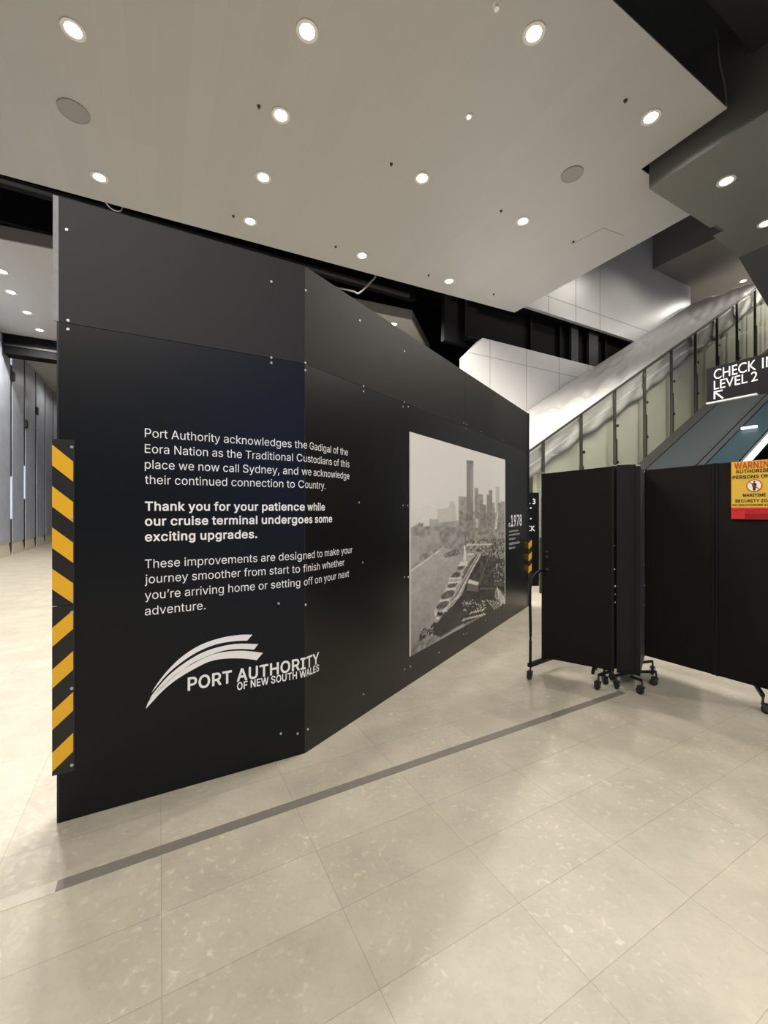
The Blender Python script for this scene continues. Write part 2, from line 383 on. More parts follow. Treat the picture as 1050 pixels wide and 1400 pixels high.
# letter outlines of a plain grotesque sans in regular and bold: advance, then closed contours as x, y pairs in thousandths of an em
import json
GLYPHS = json.loads(
    r'''{"r":{" ":[188,[]],",":[188,[[39,-118,42,-119,80,-119,85,-116,135,62,136,68,134,71,72,71,68,70,59,20,59,12,57,6,55,-12,53,-18,53,-26,47,-56,47,-64,41,-94]]],".":[188,[[85'''
    r''',-4,102,-5,110,-2,123,4,133,14,139,26,141,38,139,56,135,64,129,72,120,79,112,83,98,87,92,87,82,85,70,78,56,64,49,48,50,32,58,14,68,4]]],"A":[480,[[17,0,24,-1,80,-1,85,0,8'''
    r'''7,4,133,138,134,141,140,141,340,141,344,141,394,2,396,0,400,-1,458,-1,462,0,459,12,400,170,279,502,274,509,204,509,200,506,18,6],[156,200,156,202,162,220,191,300,194,314,'''
    r'''199,326,221,394,236,448,238,452,241,448,251,418,256,396,288,298,321,208,322,200,316,199,160,199]]],"C":[510,[[245,-6,250,-7,284,-7,292,-5,306,-4,344,6,358,12,388,28,414,4'''
    r'''7,425,58,433,68,457,106,471,150,472,158,468,159,408,159,403,140,393,120,384,108,368,89,348,74,326,64,308,58,284,53,246,53,226,58,202,66,184,76,168,87,149,106,134,128,118,'''
    r'''162,107,200,107,210,105,216,105,228,103,238,103,272,105,278,105,292,107,298,107,306,118,346,124,362,134,380,148,401,161,414,168,420,188,435,202,443,218,449,252,455,284,45'''
    r'''5,316,449,348,435,368,419,377,410,391,392,401,372,408,348,466,347,472,348,469,368,463,386,447,420,438,433,415,460,388,481,354,499,338,505,316,511,304,513,294,513,288,515,'''
    r'''244,515,208,509,178,499,162,491,148,483,122,463,103,444,90,427,82,414,66,384,56,358,48,330,43,298,41,292,41,264,39,258,39,248,41,242,41,216,43,210,48,178,56,148,70,114,94'''
    r''',76,101,66,126,41,148,26,174,12,208,0,230,-5]]],"E":[419,[[60,0,66,-1,370,-1,375,0,375,52,375,56,372,57,130,57,126,58,125,62,125,224,126,228,130,229,350,229,354,230,355,2'''
    r'''34,355,282,355,284,352,285,130,285,126,286,125,292,125,446,126,450,130,451,368,451,371,452,371,456,371,504,370,508,366,509,66,509,60,508,59,502,59,6]]],"G":[520,[[245,-6,'''
    r'''250,-7,286,-7,292,-5,302,-5,326,0,352,8,366,14,378,20,401,34,425,56,436,70,451,90,463,114,467,126,471,142,475,164,475,172,477,178,477,250,476,254,472,255,286,255,284,254,'''
    r'''283,250,283,204,284,200,410,199,415,198,415,192,413,186,413,174,411,162,405,142,397,124,387,108,377,96,359,80,346,72,330,64,304,56,294,55,288,53,244,54,220,60,202,66,178,'''
    r'''80,166,89,151,104,132,132,118,162,107,200,107,210,105,216,105,228,103,238,103,272,105,278,105,292,107,298,107,306,118,346,124,362,134,380,150,404,168,421,184,433,206,445,'''
    r'''224,451,244,453,250,455,284,455,308,451,324,445,348,433,366,419,380,403,389,390,403,364,408,350,468,349,473,350,473,352,469,372,461,394,455,406,430,443,410,463,384,483,35'''
    r'''4,499,338,505,306,513,294,513,288,515,242,515,206,509,176,499,168,495,150,485,126,467,98,439,82,416,68,390,60,370,48,332,45,322,43,298,41,292,41,264,39,258,39,248,41,242,'''
    r'''41,214,43,208,43,200,45,194,45,186,48,174,56,148,68,118,86,86,103,64,124,43,150,24,178,10,208,0,216,-1,232,-5]]],"N":[523,[[60,0,64,-1,120,-1,124,0,125,2,125,308,123,316,'''
    r'''123,368,121,376,121,418,120,424,120,427,123,426,156,366,163,356,176,332,204,286,384,4,390,-1,458,-1,463,0,463,6,463,502,462,508,404,509,400,508,400,506,399,120,401,110,40'''
    r'''0,86,396,90,371,138,335,196,138,505,132,509,64,509,60,508,59,502,59,6]]],"P":[445,[[60,0,64,-1,120,-1,124,0,125,2,125,180,126,184,242,185,248,187,268,187,274,189,282,189,'''
    r'''306,196,330,206,360,227,380,250,391,266,397,280,405,308,405,318,407,324,407,338,409,344,405,384,401,402,389,432,372,455,357,470,332,487,312,497,290,503,270,505,264,507,24'''
    r'''6,507,240,509,64,509,60,508,59,502,59,6],[126,242,125,248,125,446,126,450,250,451,258,449,266,449,282,445,300,437,319,422,333,402,341,380,343,370,343,324,337,302,327,282,'''
    r'''310,265,296,256,284,250,256,243,242,243,234,241]]],"S":[447,[[195,-8,200,-9,250,-9,256,-7,276,-5,302,2,344,22,354,29,377,52,389,68,395,78,401,92,407,118,407,156,405,162,4'''
    r'''05,172,399,190,395,198,379,220,361,236,338,251,310,265,292,270,274,277,214,292,168,308,152,316,144,321,124,342,118,354,115,368,115,386,118,398,124,410,133,424,144,435,168'''
    r''',449,190,455,200,457,212,457,218,459,246,457,268,453,286,447,302,437,317,424,327,410,333,398,335,390,336,382,338,378,396,377,401,378,401,380,399,386,399,398,393,418,387,4'''
    r'''32,378,447,369,458,353,474,332,489,314,499,276,511,262,513,250,513,244,515,212,515,204,513,180,511,154,505,120,489,98,473,81,456,74,447,64,428,53,396,51,370,53,364,53,350'''
    r''',60,326,70,308,79,296,94,282,124,262,156,248,186,238,270,215,296,205,304,201,326,185,333,178,341,164,345,150,345,124,335,100,323,84,317,78,302,68,286,60,268,54,256,51,246'''
    r''',51,240,49,208,49,202,51,192,52,168,58,154,64,140,72,121,90,116,98,110,110,105,134,102,137,42,137,38,136,39,122,44,102,54,76,70,52,90,31,106,20,140,4,172,-5]]],"T":[449,['''
    r'''[194,0,198,-1,252,-1,256,0,257,2,257,446,258,450,262,451,414,451,417,452,417,456,417,504,416,508,412,509,38,509,32,508,31,456,32,452,34,451,188,451,192,450,193,448,193,4]'''
    r''']],"a":[389,[[139,-8,144,-9,176,-9,206,-2,222,4,236,12,246,19,267,42,272,50,274,51,276,50,277,48,277,4,278,0,332,-1,336,0,337,2,337,258,333,290,329,306,317,330,304,345,29'''
    r'''7,352,278,365,266,371,248,377,220,383,168,383,138,377,114,369,102,363,82,348,61,328,48,308,42,294,44,290,50,288,92,276,98,275,101,276,106,286,113,296,124,307,134,315,150,'''
    r'''323,162,327,172,329,198,331,206,329,220,329,228,327,242,321,257,310,265,300,271,288,275,268,275,250,273,242,266,236,258,232,242,227,232,227,226,225,216,225,210,223,200,22'''
    r'''3,194,221,184,221,178,219,156,217,124,211,98,203,84,197,64,185,48,169,38,150,31,126,29,104,31,98,32,84,42,54,55,34,70,19,80,12,106,0],[156,46,152,47,142,48,130,52,118,58,'''
    r'''106,67,98,78,94,86,92,94,91,104,94,120,99,134,110,145,124,155,146,163,180,169,192,169,198,171,206,171,212,173,230,175,252,180,274,187,275,182,275,126,269,104,257,84,237,6'''
    r'''4,218,54,186,45]]],"c":[396,[[197,-8,220,-9,256,-2,278,6,304,20,314,27,338,52,355,80,362,100,360,103,304,116,297,96,293,90,287,82,271,66,250,54,226,47,214,47,206,45,200,4'''
    r'''7,190,47,176,50,160,56,150,62,140,69,132,78,116,100,108,116,97,158,97,176,95,182,95,192,97,198,97,216,102,238,108,258,114,272,122,284,134,301,154,317,172,325,190,329,226,'''
    r'''329,248,323,271,310,285,296,297,278,301,270,302,264,304,263,358,276,361,278,357,292,347,312,336,327,323,342,300,359,282,369,260,377,234,383,182,383,154,377,132,369,112,35'''
    r'''7,94,343,83,332,68,312,52,282,46,268,40,244,39,234,35,216,35,196,33,190,33,184,35,178,35,158,37,152,40,132,46,108,56,84,72,58,81,46,98,29,120,14,136,6,158,-2,178,-7]]],"d'''
    r'''":[424,[[187,-8,198,-9,204,-7,218,-7,238,-2,252,4,270,15,291,36,305,56,310,59,312,58,313,56,313,4,314,0,366,-1,370,0,371,2,371,504,371,508,368,509,314,509,312,508,312,506'''
    r''',311,324,310,320,306,320,304,322,286,347,280,353,260,369,244,377,218,383,172,383,146,377,130,371,118,365,106,357,92,345,79,332,68,316,52,286,46,270,38,240,37,230,35,224,3'''
    r'''3,180,35,174,35,154,37,148,37,140,40,128,50,96,58,78,79,44,98,25,114,14,132,4,150,-2,168,-7],[186,48,164,54,150,62,140,69,131,78,118,96,106,124,99,148,99,154,97,160,97,17'''
    r'''8,95,186,95,194,97,200,97,218,104,248,112,270,124,291,142,309,156,319,178,327,188,329,220,329,238,325,252,319,262,313,275,302,284,291,293,278,299,266,305,248,309,228,309,'''
    r'''218,311,212,311,166,309,160,309,150,305,130,295,104,282,84,266,67,248,56,232,50,220,47]]],"e":[404,[[201,-8,216,-9,222,-7,240,-7,254,-4,282,4,296,10,306,16,322,27,344,50,'''
    r'''353,62,361,78,364,90,350,95,306,104,293,82,274,63,262,56,244,50,232,47,220,47,214,45,208,45,202,47,190,47,178,50,162,56,144,66,130,77,118,92,108,110,104,122,97,152,98,168'''
    r''',102,169,366,169,370,170,371,172,371,206,369,212,369,234,367,248,357,282,351,296,339,318,331,328,314,345,294,361,264,375,252,379,230,383,180,383,160,379,132,369,114,359,9'''
    r'''8,347,83,332,74,321,64,306,54,288,40,246,35,222,35,202,33,196,33,178,35,172,35,154,44,114,56,84,72,58,81,46,98,29,108,22,138,6,162,-3,182,-7],[98,222,97,234,104,258,110,2'''
    r'''72,123,292,140,308,158,321,176,327,190,329,222,329,234,327,250,321,266,311,282,295,291,282,297,270,303,254,307,236,309,224,308,222,304,221,102,221]]],"f":[254,[[82,0,86,-'''
    r'''1,136,-1,140,0,141,2,141,322,142,326,146,327,224,327,226,328,227,330,227,374,226,378,146,379,142,380,141,428,144,440,148,450,153,458,160,465,172,471,182,473,210,473,220,4'''
    r'''70,226,469,233,486,242,518,240,521,230,525,208,529,172,529,144,523,130,517,120,511,109,502,96,487,88,472,84,460,81,446,81,380,76,379,8,379,6,378,6,376,5,332,6,328,78,327,'''
    r'''81,326,81,324,81,4]]],"g":[425,[[183,-150,188,-151,228,-151,234,-149,256,-146,290,-136,306,-128,324,-117,348,-92,361,-72,369,-46,371,-30,371,374,371,378,368,379,318,379,3'''
    r'''14,378,313,322,312,320,310,320,306,322,289,344,274,359,264,367,240,379,218,383,172,383,154,379,130,371,118,365,106,356,92,345,81,334,66,314,48,276,40,250,35,226,35,206,33'''
    r''',200,33,184,35,176,35,156,37,150,37,142,48,106,56,88,76,58,96,38,118,24,134,16,152,10,174,5,216,5,248,14,264,22,274,29,291,46,304,65,308,67,310,66,311,64,311,-16,309,-22,'''
    r'''309,-30,305,-46,295,-62,282,-75,268,-84,248,-92,228,-97,184,-97,164,-92,146,-84,130,-74,119,-64,105,-46,100,-42,54,-68,53,-70,54,-74,67,-96,82,-111,106,-128,134,-140,168,'''
    r'''-149],[186,60,168,64,158,68,142,78,125,94,116,108,106,130,97,162,97,182,95,192,95,198,97,204,97,220,102,242,112,270,124,290,134,303,152,317,170,325,188,329,220,329,238,32'''
    r'''5,248,321,268,309,280,297,293,278,301,262,309,232,311,218,311,166,309,152,301,122,293,106,285,94,272,81,262,74,240,64,220,59]]],"h":[410,[[54,0,58,-1,108,-1,112,0,113,2,1'''
    r'''13,242,122,274,128,286,135,296,148,309,156,315,186,327,198,327,206,329,218,329,224,327,234,327,246,323,260,315,272,305,278,297,285,286,291,272,295,252,295,4,296,0,300,-1,'''
    r'''352,-1,356,0,357,2,357,250,355,256,355,272,353,286,349,302,343,316,337,328,326,343,308,361,278,377,244,383,206,383,186,379,166,371,150,360,132,343,124,332,116,320,114,318'''
    r''',113,326,113,504,113,508,110,509,56,509,54,508,54,506,53,6]]],"i":[167,[[54,0,58,-1,108,-1,112,0,113,2,113,374,113,378,110,379,56,379,54,378,54,376,53,4],[73,444,90,443,1'''
    r'''00,446,108,450,118,460,125,472,125,492,119,506,110,515,104,519,94,523,76,523,62,519,48,507,42,492,41,476,46,464,62,448,66,446]]],"j":[167,[[-10,-142,-6,-143,20,-143,32,-1'''
    r'''40,54,-134,76,-122,87,-112,99,-96,105,-84,111,-64,113,-48,113,372,113,378,110,379,56,379,54,378,54,376,53,-34,49,-58,44,-66,32,-79,22,-84,12,-87,-10,-88,-11,-94],[73,444,'''
    r'''90,443,100,446,108,450,119,460,125,474,125,490,119,506,110,515,104,519,94,523,76,523,62,519,54,513,48,507,42,492,41,476,46,464,51,456,58,450,66,446]]],"k":[381,[[54,0,60,'''
    r'''-1,108,-1,113,0,114,140,148,173,154,176,157,174,166,163,294,0,300,-1,364,-1,370,0,368,5,218,194,204,212,203,216,223,238,227,244,311,328,315,334,355,374,357,378,346,379,28'''
    r'''8,379,284,378,244,339,239,332,162,255,157,248,123,214,120,212,114,212,113,216,113,504,113,508,110,509,56,509,54,508,54,506,53,6]]],"l":[167,[[54,0,58,-1,110,-1,114,0,115,'''
    r'''2,115,504,115,508,112,509,56,509,54,508,54,506,53,6]]],"m":[610,[[54,0,58,-1,108,-1,112,0,113,2,113,252,122,280,133,300,144,311,152,317,168,325,182,329,210,329,232,325,24'''
    r'''8,315,259,304,265,296,269,288,273,274,274,2,274,0,278,-1,334,0,335,4,335,256,338,270,344,288,352,300,364,313,372,319,380,323,400,329,428,329,444,327,456,323,471,314,483,3'''
    r'''02,491,286,493,276,495,264,496,2,496,0,500,-1,556,0,557,4,557,264,555,270,555,284,551,304,545,320,533,340,525,350,517,358,502,369,486,377,468,383,454,385,420,385,396,381,'''
    r'''380,375,364,367,339,346,324,324,318,313,316,314,309,330,300,345,285,362,274,371,254,381,238,385,200,385,184,381,162,371,140,354,132,346,115,316,112,314,111,378,106,379,54'''
    r''',378,53,372,53,4]]],"n":[410,[[54,0,58,-1,108,-1,112,0,113,2,113,242,122,274,128,286,135,296,148,309,156,315,186,327,208,329,218,329,224,327,234,327,246,323,260,315,272,3'''
    r'''05,278,297,285,286,291,272,295,252,295,4,296,0,302,-1,352,-1,357,0,357,4,357,248,355,256,355,272,349,302,337,328,325,344,308,361,278,377,258,381,252,381,246,383,208,383,1'''
    r'''94,381,170,373,150,360,131,342,124,332,115,316,112,315,111,378,104,379,58,379,54,378,53,372,53,4]]],"o":[415,[[197,-8,212,-9,220,-7,236,-7,256,-2,278,6,298,16,317,30,333,'''
    r'''46,342,58,361,88,371,114,377,136,377,146,379,152,379,168,381,174,381,200,379,206,379,224,375,248,365,278,346,313,331,332,318,345,294,363,278,371,260,377,232,383,182,383,1'''
    r'''54,377,132,369,112,357,94,343,83,332,68,312,52,282,46,268,40,244,39,234,35,216,35,196,33,190,33,184,35,178,35,158,37,152,40,132,46,108,56,84,72,58,81,46,98,29,120,14,136,'''
    r'''6,158,-2,178,-7],[204,46,200,47,190,47,176,50,156,58,139,70,120,94,108,116,104,130,97,158,97,176,95,182,95,192,97,198,97,216,102,238,108,258,114,272,134,300,154,317,172,3'''
    r'''25,190,329,226,329,248,323,267,312,283,298,299,276,307,258,315,228,315,222,317,216,317,200,319,194,319,180,317,174,317,158,315,152,315,146,309,122,297,96,287,82,271,66,25'''
    r'''0,54,236,49,214,47,208,45]]],"p":[424,[[54,-142,58,-143,108,-143,112,-142,113,-140,113,54,114,58,119,58,135,34,154,15,172,4,186,-2,206,-7,220,-7,230,-9,240,-7,254,-7,286,'''
    r'''2,306,12,327,26,345,44,352,54,363,70,371,86,381,114,389,158,389,218,387,224,385,244,379,270,373,286,361,310,343,334,319,356,306,365,294,371,278,377,252,383,206,383,186,37'''
    r'''9,170,373,160,367,148,357,134,343,119,320,114,319,112,320,112,322,111,374,110,378,58,379,54,378,53,372,53,-136],[202,48,180,54,160,66,141,84,136,92,126,112,115,150,115,15'''
    r'''6,113,162,113,216,116,230,124,260,132,278,138,288,150,303,168,317,186,325,204,329,236,329,254,325,281,310,300,291,313,268,323,238,325,226,325,216,327,210,327,168,325,162,'''
    r'''325,150,317,118,311,104,302,90,288,73,268,58,248,50,236,47]]],"r":[259,[[54,0,58,-1,108,-1,112,0,113,2,113,248,124,280,131,292,146,307,158,315,168,319,192,325,224,325,230'''
    r''',323,242,323,243,330,243,378,242,382,226,383,220,385,204,385,190,383,170,377,154,369,143,360,128,345,117,324,114,322,112,322,112,324,111,374,110,378,58,379,54,378,53,372,'''
    r'''53,4]]],"s":[365,[[175,-8,184,-9,192,-7,214,-7,242,0,260,6,292,26,305,38,321,60,329,84,329,94,331,100,331,114,329,120,329,128,325,142,316,159,307,170,293,182,276,193,252,'''
    r'''203,160,226,148,230,134,236,128,240,115,252,112,258,109,268,109,286,112,294,118,305,130,316,140,323,154,329,166,331,190,333,196,331,204,331,216,329,232,323,244,315,255,30'''
    r'''2,263,290,268,278,270,278,316,288,322,290,321,298,315,314,307,328,291,348,280,357,272,363,242,377,212,383,160,383,154,381,148,381,130,377,96,361,86,353,64,330,54,312,47,2'''
    r'''88,47,256,54,234,62,220,71,208,84,198,108,184,134,174,220,153,232,149,252,137,258,131,265,120,267,112,267,92,263,82,257,74,245,62,232,56,216,50,198,45,166,45,146,50,124,6'''
    r'''0,104,80,95,104,92,106,82,105,38,94,37,92,38,84,44,66,50,54,61,38,78,22,90,14,114,2,140,-5]]],"t":[227,[[159,-4,176,-5,184,-3,196,-3,208,0,212,2,213,4,205,42,203,50,201,5'''
    r'''2,196,53,190,51,178,51,170,49,146,54,142,56,135,62,128,76,127,90,125,98,126,324,126,326,128,327,202,328,203,332,203,376,203,378,200,379,126,380,125,384,125,470,120,471,68'''
    r''',471,66,470,65,466,65,380,60,379,6,378,5,374,6,330,6,328,8,327,62,327,65,326,65,324,65,82,68,66,72,52,82,32,96,17,104,12,124,2,142,-3]]],"u":[410,[[161,-4,166,-5,202,-5,2'''
    r'''22,0,236,6,252,14,260,19,279,38,287,48,292,59,296,62,298,0,304,-1,352,-1,357,0,357,4,357,372,356,378,300,379,296,378,295,374,295,138,293,120,289,108,283,96,273,82,261,70,'''
    r'''240,58,220,52,208,51,202,49,194,51,180,52,164,56,156,60,137,74,126,90,120,102,115,120,115,132,113,140,113,376,112,378,108,379,58,379,54,378,53,374,53,118,60,82,64,70,74,5'''
    r'''0,87,32,94,25,116,10,142,0]]],"v":[389,[[164,0,168,-1,222,-1,227,2,343,304,352,330,369,372,370,376,368,379,308,379,304,376,222,150,206,100,197,64,194,62,192,66,187,88,177'''
    r''',122,85,376,82,379,78,379,22,379,18,378,20,370,81,214,154,22]]],"w":[567,[[138,0,144,-1,194,-1,199,0,239,138,246,166,251,180,256,202,261,216,282,302,284,304,287,298,294,2'''
    r'''64,311,204,318,174,368,0,372,-1,428,0,437,24,504,246,527,318,534,344,541,364,544,378,536,379,484,379,480,378,436,222,431,200,424,180,402,90,401,82,399,74,396,72,390,98,38'''
    r'''7,116,370,178,359,226,321,362,317,376,315,378,308,379,256,379,252,378,208,222,183,122,180,114,173,78,170,74,168,76,166,84,149,158,144,172,129,230,118,266,91,366,87,378,82'''
    r''',379,24,378,24,374,31,354,58,262,65,242,112,84]]],"x":[379,[[23,0,32,-1,86,-1,91,0,157,98,186,150,188,153,190,152,192,150,222,98,286,1,292,-1,352,-1,356,0,355,4,343,22,22'''
    r'''8,186,226,192,230,200,345,368,349,374,350,378,340,379,286,379,282,378,224,292,210,268,194,237,192,234,190,234,155,294,100,377,94,379,34,379,31,378,32,374,40,362,131,230,1'''
    r'''54,194,59,54,36,22,24,4]]],"y":[389,[[69,-144,74,-145,110,-145,134,-138,150,-130,158,-125,179,-104,191,-86,207,-52,258,84,353,330,362,356,369,372,370,376,368,379,308,379,'''
    r'''304,376,222,150,202,88,199,72,194,63,192,66,187,88,177,122,85,376,82,379,78,379,22,379,18,378,20,370,163,0,153,-32,137,-66,120,-83,108,-88,96,-91,88,-91,68,-87,62,-87,60,'''
    r'''-90,48,-138,50,-140]]],"\u2019":[177,[[52,318,56,317,94,317,99,320,149,500,150,506,148,509,86,509,82,508,73,458,73,450,71,444,69,426,67,420,67,412,63,394,63,386,57,356,57'''
    r''',348,53,330]]]},"b":{" ":[188,[]],".":[212,[[85,-24,90,-25,104,-24,118,-20,135,-12,149,2,157,18,161,38,157,64,151,76,143,86,132,95,116,103,98,107,92,107,74,103,56,93,40,7'''
    r'''6,34,64,29,48,29,34,32,24,42,2,56,-12,72,-20]]],"1":[477,[[75,-20,80,-21,388,-21,402,-16,406,-12,409,-8,411,2,411,52,409,62,403,70,398,73,388,75,300,75,296,76,296,78,295,'''
    r'''504,291,520,287,524,282,527,268,529,200,529,190,527,182,522,76,444,70,439,68,434,65,424,65,360,70,346,74,342,78,340,86,339,98,342,186,407,190,407,191,404,191,78,190,76,18'''
    r'''6,75,78,75,68,73,62,69,58,62,55,52,55,2,58,-8,61,-14,68,-18]]],"7":[477,[[97,-20,102,-21,162,-21,172,-18,177,-16,181,-12,409,440,411,450,411,506,409,516,406,521,402,525,3'''
    r'''86,529,66,529,54,527,50,524,46,520,41,506,41,454,46,440,50,436,54,434,66,431,286,431,290,430,291,428,80,10,78,0,82,-12,86,-16]]],"8":[477,[[199,-26,204,-27,250,-27,256,-2'''
    r'''5,276,-22,300,-16,322,-8,338,0,354,10,364,17,383,36,401,60,409,76,413,88,419,114,419,126,421,132,419,156,411,190,395,222,376,245,361,258,352,264,349,268,369,288,377,298,3'''
    r'''89,320,397,344,401,368,401,392,395,426,389,440,377,462,369,472,346,495,330,507,312,517,294,525,268,531,246,533,240,535,210,535,204,533,184,531,152,523,128,511,104,494,83,'''
    r'''474,74,462,58,428,54,412,51,398,51,386,49,380,51,372,51,360,58,334,68,310,78,294,87,282,103,268,102,266,86,255,72,241,56,220,40,186,33,158,33,144,31,138,31,130,33,124,33,'''
    r'''110,44,74,50,62,64,42,87,18,106,4,140,-12,176,-22],[208,70,186,74,168,82,152,93,144,104,140,112,135,126,135,150,140,166,150,183,160,193,170,201,192,211,202,213,214,213,22'''
    r'''0,215,232,215,238,213,252,213,270,207,284,199,296,189,309,172,313,164,315,156,317,140,315,122,313,114,306,102,294,89,284,82,272,76,256,71,248,71,242,69],[212,310,202,312,'''
    r'''186,318,172,327,162,340,156,352,153,364,153,386,156,398,160,406,170,420,180,429,198,437,216,439,240,439,254,437,275,426,287,414,293,406,297,396,297,386,299,380,299,370,29'''
    r'''7,356,293,346,287,336,272,322,250,312,238,309]]],"9":[477,[[129,-20,134,-21,196,-21,210,-16,217,-10,329,152,351,186,371,220,387,252,399,284,407,320,407,332,409,338,409,35'''
    r'''8,407,364,407,376,403,398,395,422,385,444,374,461,357,482,337,500,324,509,304,519,276,529,242,535,210,535,204,533,184,531,162,525,128,509,110,497,80,467,68,446,58,426,52,'''
    r'''408,45,380,45,364,43,358,43,346,45,340,45,322,47,316,47,308,56,278,66,258,78,240,85,230,102,214,122,200,146,188,182,177,190,177,196,175,224,174,225,172,221,166,112,8,111,'''
    r'''0,114,-12,118,-16],[210,264,196,268,184,274,170,285,158,300,152,312,145,336,145,366,152,390,158,402,163,410,178,424,200,437,208,439,242,439,252,437,274,425,285,414,293,40'''
    r'''4,303,384,307,366,307,334,303,318,299,308,293,298,284,287,269,274,256,268,238,263]]],"A":[504,[[15,-20,20,-21,82,-21,92,-18,99,-14,105,-4,147,118,148,121,152,121,330,121,'''
    r'''333,116,376,-6,382,-15,388,-18,398,-21,460,-21,474,-16,478,-12,481,-8,482,0,477,20,418,178,297,510,291,520,282,527,272,529,204,529,190,525,184,519,182,514,-2,8,-3,0,0,-12'''
    r''',4,-16],[184,220,186,228,209,292,212,306,219,324,236,378,238,382,241,380,243,374,270,290,293,228,294,220,288,219,188,219]]],"C":[534,[[245,-26,250,-27,284,-27,292,-25,304'''
    r''',-25,346,-14,362,-8,390,6,415,22,426,31,442,48,465,80,473,94,487,132,492,158,491,166,486,173,480,177,470,179,410,179,400,177,396,174,392,170,385,148,377,132,368,120,356,1'''
    r'''05,336,90,318,82,298,76,284,73,246,73,216,82,196,92,180,103,165,118,152,136,136,170,127,200,127,210,125,216,125,228,123,238,123,272,125,278,125,292,127,298,127,306,136,33'''
    r'''8,142,354,150,368,164,389,171,396,180,404,200,419,226,431,238,433,246,433,252,435,284,435,308,431,336,419,361,398,375,380,385,360,390,340,392,336,396,332,410,327,470,327,'''
    r'''484,332,488,336,491,340,493,350,489,368,481,394,475,408,463,432,455,444,428,475,400,497,362,517,346,523,316,531,304,533,294,533,288,535,244,535,200,527,170,517,150,507,13'''
    r'''6,499,110,479,87,456,74,439,58,412,48,392,38,366,30,338,21,292,21,264,19,258,19,248,21,242,21,216,23,210,28,178,38,140,52,106,78,64,85,54,116,24,136,10,162,-4,200,-18,230'''
    r''',-25]]],"D":[526,[[59,-20,64,-21,222,-21,228,-19,254,-19,260,-17,278,-15,320,-4,332,0,364,16,392,35,419,62,428,74,449,106,459,128,467,150,475,182,477,202,479,208,479,222,'''
    r'''481,230,481,282,479,288,479,302,477,308,475,328,463,372,455,390,435,428,419,448,400,467,387,478,366,493,324,513,286,523,278,523,262,527,238,527,230,529,62,529,52,527,48,5'''
    r'''24,44,520,39,504,39,4,42,-8,45,-14,52,-18],[146,78,145,84,145,426,146,430,150,431,240,431,246,429,256,429,270,427,294,419,306,413,318,405,328,397,337,388,355,364,363,348,'''
    r'''371,326,377,292,377,276,379,270,379,240,377,234,377,218,375,212,375,204,373,192,369,176,361,156,351,138,344,130,324,109,304,96,288,88,268,82,248,79,242,77]]],"E":[443,[[5'''
    r'''9,-20,64,-21,370,-21,382,-18,387,-16,391,-12,395,2,395,54,391,68,387,72,382,75,370,77,150,77,146,78,145,82,145,204,146,208,150,209,352,209,362,212,369,216,373,222,375,234'''
    r''',375,282,371,296,367,300,362,303,350,305,150,305,146,306,145,312,146,430,150,431,366,431,378,434,383,436,387,440,391,454,391,506,389,516,386,521,382,525,366,529,64,529,52'''
    r''',527,48,524,44,520,39,504,39,4,42,-8,45,-14,52,-18]]],"F":[434,[[59,-20,64,-21,122,-21,136,-16,140,-12,143,-8,145,4,145,196,146,200,150,201,342,201,352,204,358,207,363,21'''
    r'''4,365,224,365,274,361,288,357,292,352,295,340,297,150,297,146,298,145,304,146,430,150,431,364,431,376,434,381,436,385,440,389,454,389,506,387,516,384,521,380,525,364,529,'''
    r'''64,529,52,527,48,524,44,520,39,504,39,4,42,-8,45,-14,52,-18]]],"G":[544,[[245,-26,250,-27,286,-27,292,-25,314,-23,334,-18,360,-10,374,-4,390,4,413,18,441,44,452,58,467,78'''
    r''',481,106,485,118,491,142,495,164,495,172,497,178,497,252,493,266,489,270,484,273,472,275,286,275,276,273,270,269,266,262,263,252,263,202,266,192,270,185,276,182,286,179,3'''
    r'''88,179,393,178,393,174,387,150,375,126,358,105,334,88,322,82,304,76,294,75,288,73,246,73,216,82,190,96,167,116,148,144,140,160,132,182,127,200,125,228,123,234,123,272,125'''
    r''',278,125,292,127,298,129,316,142,354,162,387,182,406,206,423,226,431,250,435,284,435,290,433,300,433,316,427,336,417,346,409,362,393,379,368,392,338,396,334,400,332,410,3'''
    r'''29,470,329,484,334,488,338,491,342,493,352,491,364,483,392,473,414,465,428,446,455,422,479,396,499,362,517,346,523,306,533,294,533,288,535,242,535,198,527,168,517,156,511'''
    r''',138,501,114,483,82,451,66,428,52,402,42,378,30,340,25,322,25,312,21,292,21,264,19,258,19,248,21,242,21,214,23,208,23,200,25,194,25,186,28,174,38,140,50,110,70,74,87,52,1'''
    r'''12,27,138,8,170,-8,200,-18,232,-25]]],"H":[541,[[59,-20,64,-21,122,-21,136,-16,140,-12,143,-8,145,4,145,206,146,210,150,211,366,211,370,210,371,206,371,4,374,-8,376,-12,3'''
    r'''80,-16,394,-21,454,-21,464,-18,472,-12,475,-8,477,4,477,504,475,516,469,524,464,527,454,529,394,529,380,525,376,521,374,516,371,504,371,314,371,310,366,309,150,309,146,31'''
    r'''0,145,314,145,504,143,516,140,521,136,525,122,529,62,529,52,527,44,521,42,516,39,504,39,4,42,-8,45,-14,52,-18]]],"I":[324,[[31,-20,36,-21,266,-21,280,-16,284,-12,287,-8,2'''
    r'''89,2,289,54,287,64,283,70,276,75,266,77,206,77,204,78,203,82,204,428,204,430,206,431,266,431,276,434,284,440,287,444,289,454,289,506,285,520,281,524,276,527,264,529,34,52'''
    r'''9,20,525,16,521,14,516,11,506,11,454,14,444,17,438,24,434,34,431,94,431,97,430,97,426,97,80,97,78,94,77,34,77,24,75,20,72,16,68,11,54,11,2,14,-8,17,-14,24,-18]]],"L":[417'''
